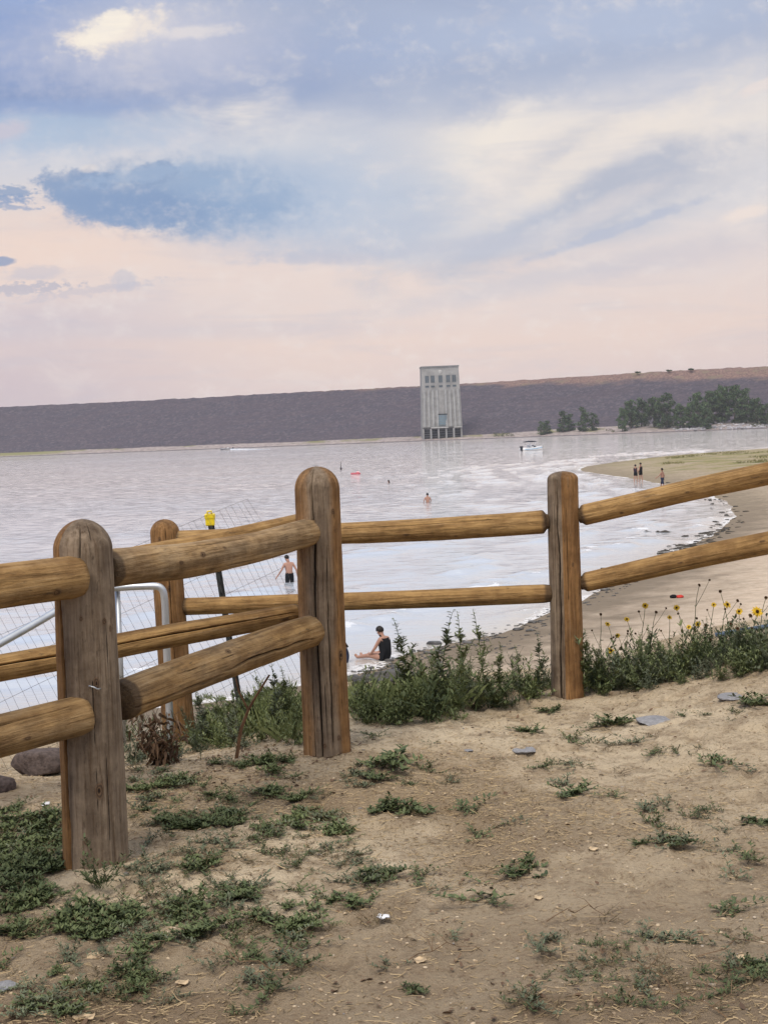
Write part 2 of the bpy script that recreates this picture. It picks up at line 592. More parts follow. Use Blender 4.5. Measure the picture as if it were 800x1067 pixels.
def H(x, y):
    x = np.asarray(x, float); y = np.asarray(y, float)
    ye = 8.7 + 0.35 * (fbm(x * 0.8, x * 0 + 3.3, 2, 9) - 0.5) - 0.9 * sstep(-0.2, -1.3, x) + 0.3 * sstep(1, 3, x)
    p = plateau(x, np.minimum(y, ye + 0.2))
    over_ = np.maximum(y - ye, 0)
    drop = 0.26 * over_ * sstep(0, 1.6, over_) + 0.02 * over_
    drop = drop * (1 + 0.12 * sstep(0, -3, x))
    bluff = p - np.minimum(drop, 7.5)
    far = y > 560
    s = shore_s(x, y)
    beach = np.where(s > 0, 0.045 * np.minimum(s, 14) + 0.012 * np.clip(s - 14, 0, 80), np.maximum(0.05 * s, -3.0))
    # beach dunes and footprints
    amp = sstep(0.5, 4, s)
    beach = beach + amp * 0.07 * (fbm(x * 0.8, y * 0.8, 3, 21) - 0.5) + sstep(-1, 1, s) * 0.05 * (fbm(x * 0.35, y * 0.35, 3, 22) - 0.5)
    k = 0.35
    h = np.maximum(bluff, beach)
    d = np.abs(bluff - beach)
    h = h + np.where(d < k, (k - d) ** 2 / (4 * k), 0)
    # far shore at the foot of the dam
    t = y - (toe_y(x) - 14 - 16 * sstep(40, 130, x))
    fs = np.where(t > 0, np.minimum(0.11 * t, 3.2) + np.minimum(np.maximum(t - 30, 0) * 0.02, 12), -3.0)
    fs = fs + np.where(t > 0, 0.5 * (fbm(x * 0.04, y * 0.04, 3, 31) - 0.5), 0)
    h = np.where(far, fs, h)
    # near-ground relief
    near = sstep(14, 9, y)
    h = h + near * (0.034 * (fbm(x * 5, y * 5, 4, 41) - 0.5) + 0.020 * (fbm(x * 17, y * 17, 3, 44) - 0.5))
    if len(x) > 2000:
        for (qx, qy, qa, qs) in FOOT:
            m = np.abs(y - qy) < .3
            if not m.any(): continue
            dx_, dy_ = x[m] - qx, y[m] - qy
            u = (dx_ * math.cos(qa) + dy_ * math.sin(qa)) / (.145 * qs); w = (-dx_ * math.sin(qa) + dy_ * math.cos(qa)) / (.055 * qs * (1 + .25 * np.sin(u * 2)))
            d = np.sqrt(u * u + w * w)
            h[m] += -.016 * sstep(1.1, .7, d) + .010 * np.exp(-((d - 1.25) / .22) ** 2)
    return h


_fr = np.random.default_rng(17)
FOOT = [(_fr.uniform(-1.0, 3.0), _fr.uniform(3.6, 8.0), _fr.uniform(0, 6.28), _fr.uniform(.8, 1.1)) for _ in range(85)]


def H1(x, y):
    return float(H(np.array([x]), np.array([y]))[0])


_T1 = np.concatenate([np.arange(2.5, 16, 0.15), np.arange(16, 320, 1.2)])


def on_ground(px, py):
    """world point of the ground seen at that direction from the camera"""
    v = ray(px, py)
    t = _T1
    i = int(np.argmax(EYE + v.z * t <= H(v.x * t, t)))
    t = np.linspace(t[max(i - 1, 0)], t[i], 24)
    g = H(v.x * t, t)
    i = int(np.argmax(EYE + v.z * t <= g))
    return np.array((v.x * t[i], t[i], g[i]))


def spaced(segs):
    out = []
    for a, b, n in segs:
        out.append(np.linspace(a, b, n, endpoint=False))
    out.append([segs[-1][1]])
    return np.concatenate(out)


def geo(a, b, n):
    return list(np.geomspace(a, b, n))


# ------------------------------------------------------------------ ground sheet
gx = np.concatenate([-np.array(geo(3.6, 40, 70))[::-1], spaced([(-3.5, 4.0, 290)]), np.array(geo(4.05, 60, 130)), np.array(geo(64, 3000, 70))])
gx = np.concatenate([-np.array(geo(3000, 42, 55)), gx])
gy = np.concatenate([[-60, -20, -5, 0, 1.0, 1.8], spaced([(2.4, 9.6, 290), (9.6, 14, 70), (14, 28, 50), (28, 46, 90), (46, 160, 150)]),
                     np.array(geo(162, 600, 40)), spaced([(610, 900, 70)]), np.array(geo(920, 3500, 12))])
GX, GY = np.meshgrid(gx, gy)
GZ = H(GX.ravel(), GY.ravel())
me = mesh_np('ground', np.stack([GX.ravel(), GY.ravel(), GZ], -1), grid_faces(len(gx), len(gy)))

# litter density is where the dirt carries chopped straw and dead stalks (a property of the ground, not of the light)
lit = sstep(0.42, 0.62, fbm(GX.ravel() * 1.1, GY.ravel() * 1.1, 4, 61)) * sstep(7.6, 5.2, GY.ravel())
lit = lit * sstep(1.9, 0.4, np.abs(GX.ravel() + 0.2)) + 0.35 * sstep(5.0, 4.0, GY.ravel())
add_attr(me, 'litter', np.clip(lit, 0, 1))
add_attr(me, 'shore', np.clip(shore_s(GX.ravel(), GY.ravel()), -20, 60))

gm, t, b = new_mat('sandy_ground')
c = t.coord('Object')
pos = t.sep(c)
n1 = t.noise(c, 0.9, 5, 0.6)
n2 = t.noise(c, 7.0, 6, 0.65)
n3 = t.noise(c, 55.0, 5, 0.7)
n4 = t.noise(c, 240.0, 3, 0.6)
dry = t.mix(t.map(n1, 0.32, 0.68), srgb(197, 177, 147), srgb(223, 205, 175))
dry = t.mix(t.map(n2, 0.38, 0.56), t.mix(0.62, dry, srgb(146, 126, 103)), dry)
dry = t.mix(t.math('MULTIPLY', t.map(n3, 0.50, 0.68), 0.6), dry, srgb(222, 202, 170))
dry = t.mix(t.math('MULTIPLY', t.map(n3, 0.46, 0.34), 0.65), dry, srgb(122, 98, 72))
dry = t.mix(t.math('MULTIPLY', t.map(n4, 0.56, 0.75), 0.45), dry, srgb(214, 198, 174))
dry = t.mix(t.math('MULTIPLY', t.map(n4, 0.42, 0.27), 0.5), dry, srgb(108, 92, 74))
lt = t.attr('litter')
dry = t.mix(t.math('MULTIPLY', lt, t.map(n2, 0.25, 0.7, 0.35, 0.8)), dry, srgb(112, 90, 66))
near_b = t.math('MULTIPLY', t.map(t.math('ADD', pos[1], t.math('MULTIPLY', t.math('SUBTRACT', n1, 0.5), 3.0)), 5.6, 3.9), 0.5)
dry = t.mix(near_b, dry, srgb(136, 118, 97))
# lake beach: greyer sand, darker where it is wet
sh = t.attr('shore')
nb = t.noise(c, 0.45, 6, 0.65)
nb2 = t.noise(t.mapping(c, (1, 1.0, 1)), 2.6, 6, 0.7)
bs = t.mix(t.map(nb2, 0.3, 0.7), srgb(192, 172, 150), srgb(218, 200, 178))
bs = t.mix(t.math('MULTIPLY', t.map(nb, 0.42, 0.62), 0.45), bs, srgb(166, 150, 132))
wet = t.math('ADD', sh, t.math('MULTIPLY', t.math('SUBTRACT', nb, 0.5), 12.0))
bs = t.mix(t.math('MULTIPLY', t.map(wet, 6.0, 0.8), 0.9), bs, srgb(120, 108, 92))
speck = t.noise(c, 3.4, 8, 0.75)
bs = t.mix(t.math('MULTIPLY', t.map(speck, 0.60, 0.70), t.map(wet, 10.0, 1.0)), bs, srgb(62, 58, 52))
# green-gold grass film on the spit
silt = t.math('MULTIPLY', t.map(t.math('ADD', pos[1], t.math('MULTIPLY', t.math('SUBTRACT', nb, 0.5), 60.0)), 70.0, 125.0), 0.75)
bs = t.mix(silt, bs, t.mix(t.map(nb2, 0.35, 0.65), srgb(124, 112, 94), srgb(158, 144, 122)))
spit = t.math('MULTIPLY', t.map(pos[1], 140.0, 158.0), t.map(pos[0], 24.0, 40.0))
ng = t.noise(t.mapping(c, (0.25, 0.6, 1)), 1.0, 6, 0.65)
bs = t.mix(t.math('MULTIPLY', spit, t.map(ng, 0.44, 0.58)), bs, srgb(134, 128, 76))
bs = t.mix(t.math('MULTIPLY', spit, t.map(ng, 0.56, 0.66)), bs, srgb(84, 98, 64))
col = t.mix(t.map(pos[1], 14.0, 24.0), dry, bs)
# far shore
nf = t.noise(t.mapping(c, (1, 0.5, 1)), 0.06, 5, 0.7)
nf2 = t.noise(c, 0.5, 5, 0.7)
fcol = t.mix(t.map(nf2, 0.35, 0.65), srgb(126, 116, 114), srgb(168, 156, 150))
fcol = t.mix(t.math('MULTIPLY', t.map(nf, 0.5, 0.62), t.map(pos[2], 0.5, 1.8)), fcol, srgb(118, 116, 74))
fcol = t.mix(t.math('MULTIPLY', t.map(pos[0], -150.0, -175.0), t.map(pos[2], 0.3, 1.0)), fcol, srgb(126, 124, 82))
fcol = t.mix(t.map(pos[2], 0.45, 0.15), fcol, srgb(88, 84, 88))
col = t.mix(t.map(pos[1], 560.0, 580.0), col, fcol)
t.put(b.inputs['Base Color'], col)
b.inputs['Roughness'].default_value = 0.95
b.inputs['Specular IOR Level'].default_value = 0.15
hb = t.math('ADD', t.math('MULTIPLY', n3, 0.7), t.math('MULTIPLY', n4, 0.35))
hb = t.math('ADD', hb, t.math('MULTIPLY', n2, 1.6))
t.put(b.inputs['Normal'], t.bump(hb, 1.0, 0.03))
ground = link('ground', me, None, [gm])
tag(ground, 'bare sandy ground of the lakeside bank and beach', 'ground', kind='structure')

# ------------------------------------------------------------------ lake
wx = np.concatenate([-np.array(geo(3500, 46, 40)), spaced([(-45, 60, 300)]), np.array(geo(61, 3500, 40))])
wy = np.concatenate([[18, 22], spaced([(25, 60, 190), (60, 110, 190), (110, 170, 150)]), np.array(geo(171, 720, 420)), np.array(geo(725, 2500, 10))])
WX, WY = np.meshgrid(wx, wy)
fx, fy = WX.ravel(), WY.ravel()
s = -shore_s(fx, fy)                      # metres of water in front of the beach
wob = 2.4 * (fbm(fx * 0.10, fy * 0.10, 3, 71) - 0.5) + 0.9 * (fbm(fx * 0.5, fy * 0.5, 3, 72) - 0.5)
env = sstep(-0.3, 1.5, s) * sstep(34, 6, s)
ph = (s + 3.0 * wob) / 4.4
crest = np.power(0.5 + 0.5 * np.cos(2 * PI * ph), 4.0)
lat = sstep(0.38, 0.62, fbm(fx * 0.16, fy * 0.16 + np.floor(ph + 0.5) * 7.7, 3, 73))
wz = 0.15 * env * crest * lat
chop = sstep(160, 40, fy)
wz = wz + 0.030 * chop * (fbm(fx * 0.9 , fy * 0.7, 3, 75) - 0.5) * sstep(0.0, 2.0, s)
foam = sstep(0.62, 0.9, crest) * lat * sstep(11, 2, s) * sstep(0.45, 0.68, fbm(fx * 0.8, fy * 0.8, 4, 76))
edge = 0.6 * sstep(0.9, 0.1, s + 1.1 * (fbm(fx * 0.7, fy * 0.7, 4, 77) - 0.5)) * sstep(0.25, 0.5, fbm(fx * 0.35, fy * 0.35, 3, 78))
foam = np.clip(np.maximum(foam, edge), 0, 1) * (fy < 200)


def wake(px0, py0, px1, py1, hgt, wid, wz):
    a = at_z(px0, py0)[:2]; b_ = at_z(px1, py1)[:2]
    ab = b_ - a
    tt = ((fx - a[0]) * ab[0] + (fy - a[1]) * ab[1]) / (ab @ ab)
    q = np.clip(tt, 0, 1)
    dd = np.hypot(fx - a[0] - q * ab[0], fy - a[1] - q * ab[1])
    return wz + hgt * np.exp(-(dd / wid) ** 2) * sstep(-0.02, 0.2, tt) * sstep(1.02, 0.8, tt)


wz = wake(463, 600, 516, 589, 0.17, 0.45, wz)
wz = wake(537, 600, 572, 592, 0.10, 0.3, wz)
ruf = np.zeros_like(fx)
for (a0, b0, a1, b1, wd) in ((150, 500.5, 305, 495, 2.4), (445, 508.5, 475, 507.5, 1.4), (540, 491.5, 600, 486, 2.2), (560, 494.5, 604, 490, 1.8), (398, 473.5, 432, 472, 4.0),
                             (20, 484, 180, 479, 3.0), (560, 470, 700, 463, 4.0), (60, 560, 150, 556, .6), (420, 565, 520, 560, .5)):
    ruf = wake(a0, b0, a1, b1, 1.0, wd, ruf)
ruf = np.clip(ruf * (0.6 + 0.8 * fbm(fx * .25, fy * .4, 3, 79)), 0, 1.3)
me = mesh_np('lake_water', np.stack([fx, fy, wz], -1), grid_faces(len(wx), len(wy)))
add_attr(me, 'foam', foam)
add_attr(me, 'ruffle', ruf)
add_attr(me, 'shallow', np.exp(-np.maximum(s, 0) / 2.2) * (fy < 250))
wm, t, b = new_mat('lake_water')
c = t.coord('Object')
wpos = t.sep(c)
wa = t.noise(t.mapping(c, (0.45, 1.0, 1), rot=(0, 0, R(12))), 1.1, 5, 0.6, 0.6)
wb = t.noise(t.mapping(c, (0.6, 1.0, 1), rot=(0, 0, R(-18))), 5.0, 4, 0.55, 0.3)
wc = t.noise(t.mapping(c, (0.10, 0.35, 1)), 0.5, 5, 0.55)
patch = t.noise(t.mapping(c, (0.012, 0.05, 1)), 1.0, 4, 0.5)
hgt = t.math('ADD', t.math('MULTIPLY', wa, 0.6), t.math('MULTIPLY', wb, 0.22))
hgt = t.math('ADD', hgt, t.math('MULTIPLY', wc, 1.2))
bn = t.new('ShaderNodeBump')
bn.inputs['Distance'].default_value = 0.11
t.put(bn.inputs['Height'], hgt)
t.put(bn.inputs['Strength'], t.math('ADD', t.map(patch, 0.35, 0.65, 0.22, 0.50), t.math('MULTIPLY', t.attr('ruffle'), 0.6)))
fo = t.attr('foam')
fn = t.noise(c, 6.0, 6, 0.7)
fmask = t.map(t.math('ADD', fo, t.math('MULTIPLY', t.math('SUBTRACT', fn, 0.5), 1.3)), 0.42, 0.62)
fmask = t.math('MULTIPLY', fmask, t.map(fo, 0.05, 0.25))
sl = t.attr('shallow')
sky_sheen_w = t.mix(t.map(wpos[1], 45.0, 260.0), srgb(190, 197, 206), srgb(232, 226, 222))  # sky reflection painted into the base colour, brighter with distance
deep = t.mix(sl, sky_sheen_w, srgb(186, 178, 166))
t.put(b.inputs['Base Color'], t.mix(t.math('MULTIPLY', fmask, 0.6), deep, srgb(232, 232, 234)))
t.put(b.inputs['Roughness'], t.math('ADD', t.math('MULTIPLY', fmask, 0.5), 0.07))
b.inputs['IOR'].default_value = 1.75
b.inputs['Specular IOR Level'].default_value = 0.5
rn = t.new('ShaderNodeTexNoise'); rn.inputs['Scale'].default_value = 1.9; rn.inputs['Detail'].default_value = 4; rn.inputs['Roughness'].default_value = 0.6
t.put(rn.inputs['Vector'], t.mapping(c, (0.5, 1.0, 1)))
far_k = t.map(wpos[1], 40.0, 420.0, 0.30, 1.25, smooth=False)
fac_v = t.vmath('MULTIPLY', t.vmath('SUBTRACT', rn.outputs['Color'], (0.5, 0.5, 0.5)), (0.30, 0.62, 0.0))
amp_ = t.math('MULTIPLY', far_k, t.math('ADD', t.map(patch, 0.35, 0.65, 0.7, 1.15), t.math('MULTIPLY', t.attr('ruffle'), 0.9)))
nn = t.vmath('NORMALIZE', t.vmath('ADD', bn.outputs[0], t.vmath('SCALE', fac_v, None, amp_)))
t.put(b.inputs['Normal'], nn)
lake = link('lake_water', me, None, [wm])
tag(lake, 'calm pinkish grey lake with small waves lapping the beach', 'lake', kind='structure')

# ------------------------------------------------------------------ earth dam
dxs = spaced([(-900, -260, 30), (-260, 240, 320), (240, 1100, 36)])
prof = np.concatenate([np.linspace(0, 78, 60), [84, 92, 150, 230]])
zz = np.concatenate([np.linspace(0.6, 27.6, 60), [27.9, 27.6, 8, -2]])
DX, K = np.meshgrid(dxs, np.arange(len(prof)))
P_, Z_ = prof[K], zz[K]
nrm = np.array((0.285, 1.0)) / math.hypot(0.285, 1.0)
ax = DX.ravel() + nrm[0] * P_.ravel()
ay = toe_y(DX.ravel()) + nrm[1] * P_.ravel()
az_ = Z_.ravel() + sstep(0, 8, P_.ravel()) * (1.1 * (fbm(ax * 0.35, P_.ravel() * 0.7, 3, 81) - 0.5) + 0.7 * (fbm(ax * 0.02, P_.ravel() * 0.03, 2, 82) - 0.5)) + 1.8 * sstep(-60, 160, DX.ravel()) * sstep(40, 78, P_.ravel())
me = mesh_np('dam', np.stack([ax, ay, az_], -1), grid_faces(len(dxs), len(prof)))
add_attr(me, 'rise', np.clip(P_.ravel() / 78.0, 0, 1.2))
dm, t, b = new_mat('riprap')
c = t.coord('Object')
pos = t.sep(c)
rise = t.attr('rise')
r1 = t.noise(c, 0.9, 4, 0.7)
r2 = t.noise(t.mapping(c, (0.12, 0.3, 0.3)), 0.35, 5, 0.6)
cellc = t.voro(c, 0.75, 'F1', 'Color')
cs = t.sep(cellc)
col = t.mix(t.map(r1, 0.3, 0.7), srgb(60, 57, 66), srgb(82, 77, 86))
col = t.mix(t.math('MULTIPLY', t.map(cs[0], 0.6, 1.0), 0.40), col, srgb(116, 106, 110))
col = t.mix(t.math('MULTIPLY', t.map(r2, 0.4, 0.6), 0.35), col, srgb(84, 74, 80))
# bare reddish earth and dry grass above the stone facing
edge_n = t.math('ADD', rise, t.math('MULTIPLY', t.math('SUBTRACT', r2, 0.5), 0.30))
top_at = t.map(pos[0], -60.0, 170.0, 1.08, 0.80, smooth=False)
red = t.mix(t.map(r1, 0.35, 0.65), srgb(96, 78, 76), srgb(138, 114, 104))
red = t.mix(t.map(t.noise(c, 0.12, 5, 0.6), 0.5, 0.65), red, srgb(120, 108, 92))
col = t.mix(t.map(t.math('SUBTRACT', edge_n, top_at), -0.05, 0.05), col, red)
col = t.mix(t.map(rise, 0.05, 0.02), col, srgb(118, 108, 108))
t.put(b.inputs['Base Color'], col)
b.inputs['Roughness'].default_value = 0.95
b.inputs['Specular IOR Level'].default_value = 0.1
t.put(b.inputs['Normal'], t.bump(cs[1], 0.5, 0.5))
dam = link('dam', me, None, [dm])
tag(dam, 'long dark stone-faced earth dam closing off the far side of the lake', 'dam')

# ------------------------------------------------------------------ intake tower
conc = plain('tower_concrete', (0.25, 0.25, 0.245), 0.9, 0.2, 0.16, 0.35)
conc2 = plain('tower_concrete_rib', (0.17, 0.18, 0.185), 0.9, 0.2, 0.16, 0.35)
conc_l = plain('tower_ledge', (0.40, 0.40, 0.39), 0.9, 0.2, 0.1, 0.5)
conc_rib = plain('tower_rib_pale', (0.28, 0.285, 0.285), 0.9, 0.2, 0.16, 0.35)
glassd = plain('tower_glass', (0.055, 0.08, 0.10), 0.25, 0.5, 0.2, 0.5)
dark = plain('dark_opening', (0.02, 0.022, 0.026), 0.8, 0.2, 0.3, 0.5)
tY = 690.0
pb = at_y(461.3, 458.5, tY)
tower = empty('intake_tower', (pb[0], tY, 0), R(2))
tag(tower, 'tall grey concrete intake tower standing in the lake before the dam', 'tower')
TH = 34.2
PXM = tY / F


def hw(z): return (42.2 - 3.7 * z / TH) / 2 * PXM            # half width tapers upwards


mb = MB()
D = 13.0
for z0, z1 in ((6.2, TH),):
    a, b0 = hw(z0), hw(z1)
    mb.loft([[(-a, 0, z0), (a, 0, z0), (a, D, z0), (-a, D, z0)], [(-b0, 0.9, z1), (b0, 0.9, z1), (b0, D, z1), (-b0, D, z1)]])
a = hw(0); b0 = hw(6.2)
mb.loft([[(-a, 1.6, -4), (a, 1.6, -4), (a, D, -4), (-a, D, -4)], [(-b0, 1.6, 6.195), (b0, 1.6, 6.195), (b0, D, 6.195), (-b0, D, 6.195)]])
mb.build('wall', conc, tower)
mb = MB(); mb.box((0, 6.9, TH + 0.25), (2 * hw(TH) + 0.5, 12.9, 0.5))
mb.build('roof_slab', conc2, tower)


def fy_(z): return 0.9 * (z - 6.2) / (TH - 6.2) if z > 6.2 else 0.0


# windows at the top, two rows of five
for u in (-0.72, -0.42, 0.0, 0.40, 0.72):
    for zc, hh, nm in ((28.6, 3.1, 'window'), (25.2, 0.7, 'window')):
        x = u * hw(zc)
        fr = MB()
        w = 1.55
        for sx in (-1, 1):
            fr.box((x + sx * (w / 2 + 0.1), fy_(zc) - 0.06, zc), (0.2, 0.3, hh + 0.4))
        for sz in (-1, 1):
            fr.box((x, fy_(zc) - 0.06, zc + sz * (hh / 2 + 0.1)), (w, 0.3, 0.2))
        if hh > 2: fr.box((x, fy_(zc) - 0.05, zc), (0.12, 0.22, hh))
        f_ = fr.build(nm, conc2, tower)
        g = MB(); g.box((x, fy_(zc) + 0.04, zc), (w, 0.2, hh)); g.build('pane', glassd, f_)
mb = MB(); mb.ball((0, 0.78, 32.0), (0.9, 0.25, 0.9), 14, 8); mb.build('floodlight', conc_l, tower)
# vertical ribs of the shaft
for i in range(9):
    u = -0.88 + i * 0.22
    if i == 4: continue
    z0, z1 = 6.4, 23.6
    mb = MB()
    w = 0.42
    x0, x1 = u * hw(z0), u * hw(z1)
    mb.loft([[(x0 - w, fy_(z0) - 0.55, z0), (x0 + w, fy_(z0) - 0.55, z0), (x0 + w, fy_(z0) + .3, z0), (x0 - w, fy_(z0) + .3, z0)],
             [(x1 - w, fy_(z1) - 0.55, z1), (x1 + w, fy_(z1) - 0.55, z1), (x1 + w, fy_(z1) + .3, z1), (x1 - w, fy_(z1) + .3, z1)]])
    mb.build('rib', conc_rib, tower)
# louvre over the gates
mb = MB(); mb.box((0.3, 0.0, 9.4), (3.6, 0.9, 4.8)); lv = mb.build('louver_panel', plain('louver_blue', (0.12, 0.19, 0.23), 0.6, 0.3, 0.2, 0.4), tower)
mb = MB()
for k in range(6): mb.box((0.3, -0.46, 7.4 + k * 0.8), (3.3, 0.14, 0.22))
mb.build('louver', conc2, lv)
mb = MB(); mb.box((0.35, 0.05, 12.1), (4.2, 1.0, 0.5)); mb.build('louver_hood', dark, tower)
# gate bays
for x0, x1 in ((-5.3, 2.6), (5.4, 9.0)):
    mb = MB(); mb.box(((x0 + x1) / 2, -0.9, 6.0), (x1 - x0, 2.2, 0.5)); mb.build('ledge', conc_l, tower)
for i in range(6):
    x = -9.0 + i * 3.55
    mb = MB(); mb.box((x, 0.2, 0.9), (0.75, 3.0, 9.4)); mb.build('pier', conc_rib if i in (1, 2, 3, 4) else conc, tower)
for i in range(5):
    x = -9.0 + i * 3.55 + 1.775
    g = MB(); g.box((x, 1.45, 1.0), (2.76, 0.25, 9.0)); gg = g.build('gate', dark, tower)
    for k in range(5):
        r_ = MB(); r_.box((x, 1.26, 0.8 + k * 1.1), (2.7, 0.16, 0.2)); r_.build('rack_bar', conc2, gg)

# ------------------------------------------------------------------ leaves and wood materials
def leaf_mat(name, c1, c2, trans=0.12, rough=0.55):
    m, t, b = new_mat(name)
    oi = t.new('ShaderNodeObjectInfo')
    geo_ = t.new('ShaderNodeNewGeometry')
    n = geo_.outputs['Random Per Island']
    colr = t.mix(n, c1, c2)
    pn = t.noise(t.coord('Object'), 3.0, 3, 0.6)
    colr = t.mix(t.math('MULTIPLY', t.map(pn, 0.4, 0.7), 0.35), colr, tuple(x * 1.35 for x in c2[:3]) + (1,))
    hs = t.new('ShaderNodeHueSaturation')
    t.put(hs.inputs['Color'], colr)
    t.put(hs.inputs['Value'], t.map(oi.outputs['Random'], 0, 1, 0.82, 1.15, smooth=False))
    t.put(b.inputs['Base Color'], hs.outputs[0])
    b.inputs['Roughness'].default_value = rough
    b.inputs['Specular IOR Level'].default_value = 0.25
    return m


M_leaf = leaf_mat('weed_leaf', (0.050, 0.072, 0.030, 1), (0.112, 0.136, 0.055, 1))
M_leaf2 = leaf_mat('tall_weed_leaf', (0.100, 0.130, 0.050, 1), (0.200, 0.230, 0.095, 1))
M_leaf3 = leaf_mat('grey_green_leaf', (0.085, 0.105, 0.062, 1), (0.145, 0.165, 0.100, 1))
M_stem = plain('weed_stem', (0.13, 0.10, 0.055), 0.8, 0.2, 0.35, 20)
M_stemg = plain('green_stem', (0.09, 0.12, 0.05), 0.8, 0.2, 0.3, 20)
M_dead = leaf_mat('dead_leaf', (0.075, 0.045, 0.028, 1), (0.17, 0.105, 0.06, 1))
M_straw = leaf_mat('straw', (0.13, 0.09, 0.05, 1), (0.40, 0.30, 0.17, 1))
M_yel = plain('petal_yellow', (0.62, 0.40, 0.02), 0.6, 0.3, 0.2, 60)
M_disc = plain('flower_disc', (0.05, 0.022, 0.01), 0.9, 0.1, 0.4, 90)
M_tree = leaf_mat('cottonwood_leaf', (0.028, 0.056, 0.022, 1), (0.062, 0.102, 0.038, 1))
M_bark = plain('bark', (0.16, 0.14, 0.12), 0.95, 0.1, 0.3, 0.8)

# ------------------------------------------------------------------ plants as arrays
class Plant:
    """triangles and quads with a material index, for leafy things"""
    def __init__(self): self.v = []; self.q = []; self.m = []

    def leaf(self, p, d, up, L, w, mi, droop=0.15):
        d = d / (np.linalg.norm(d) + 1e-9)
        s_ = np.cross(d, up); n_ = np.linalg.norm(s_)
        s_ = s_ / n_ if n_ > 1e-6 else np.array((1., 0, 0))
        n = np.cross(s_, d)
        b = len(self.v)
        self.v += [p, p + d * L * .35 + s_ * w * .5 + n * w * .12, p + d * L * .75 + s_ * w * .38 + n * w * .05 - np.array((0, 0, droop * L * .4)),
                   p + d * L - np.array((0, 0, droop * L)), p + d * L * .75 - s_ * w * .38 + n * w * .05 - np.array((0, 0, droop * L * .4)),
                   p + d * L * .35 - s_ * w * .5 + n * w * .12]
        self.q += [(b, b + 1, b + 2, b + 3), (b, b + 3, b + 4, b + 5)]
        self.m += [mi, mi]

    def stem(self, pts, r0, r1, mi):
        b0 = len(self.v); n = 3
        for k, p in enumerate(pts):
            r = r0 + (r1 - r0) * k / max(1, len(pts) - 1)
            for i in range(n):
                a = 2 * PI * i / n
                self.v.append(p + np.array((math.cos(a) * r, math.sin(a) * r, 0.35 * r * math.sin(a))))
        for k in range(len(pts) - 1):
            for i in range(n):
                j = (i + 1) % n
                self.q.append((b0 + k * n + i, b0 + k * n + j, b0 + (k + 1) * n + j, b0 + (k + 1) * n + i)); self.m.append(mi)

    def arrays(self):
        return np.array(self.v), np.array(self.q), np.array(self.m)

    def mesh(self, name, mats):
        v, q, m = self.arrays()
        me = mesh_np(name, v, q, smooth=False, mat_idx=m)
        for x in mats: me.materials.append(x)
        return me


def unit(v): return v / (np.linalg.norm(v) + 1e-9)


def low_weed(seed, rad=0.13, nst=15, hgt=0.085, leafL=0.026, sparse=1.0, leafw=0.35):
    r_ = np.random.default_rng(seed); P = Plant()
    for k in range(nst):
        a = r_.random() * 2 * PI
        L = rad * (0.35 + 0.75 * r_.random())
        el0 = r_.uniform(0.15, 1.0)
        pts = []
        p = np.array((r_.normal(0, rad * .12), r_.normal(0, rad * .12), 0.0))
        n = 7
        for i in range(n):
            pts.append(p.copy())
            el = el0 * (1 - 0.5 * i / n) + r_.normal(0, .12)
            a += r_.normal(0, .22)
            st = L / n
            p = p + st * np.array((math.cos(a) * math.cos(el), math.sin(a) * math.cos(el), math.sin(el) * hgt / 0.05 * 0.7))
        P.stem(pts, 0.0019, 0.0009, 1)
        nl = int((10 + 14 * L / rad) * sparse)
        for i in range(nl):
            f = (0.15 + 0.85 * r_.random()) * (n - 1)
            i0 = int(f); fr = f - i0
            q = pts[i0] * (1 - fr) + pts[min(i0 + 1, n - 1)] * fr
            dirn = unit(pts[min(i0 + 1, n - 1)] - pts[max(i0 - 1, 0)])
            aa = r_.random() * 2 * PI
            side = unit(np.array((math.cos(aa), math.sin(aa), 0.55 * r_.random() + .15)))
            ll = leafL * r_.uniform(.55, 1.25)
            P.leaf(q, dirn * .5 + side, np.array((0, 0, 1.)), ll, ll * leafw, 0, r_.uniform(-.1, .25))
    return P


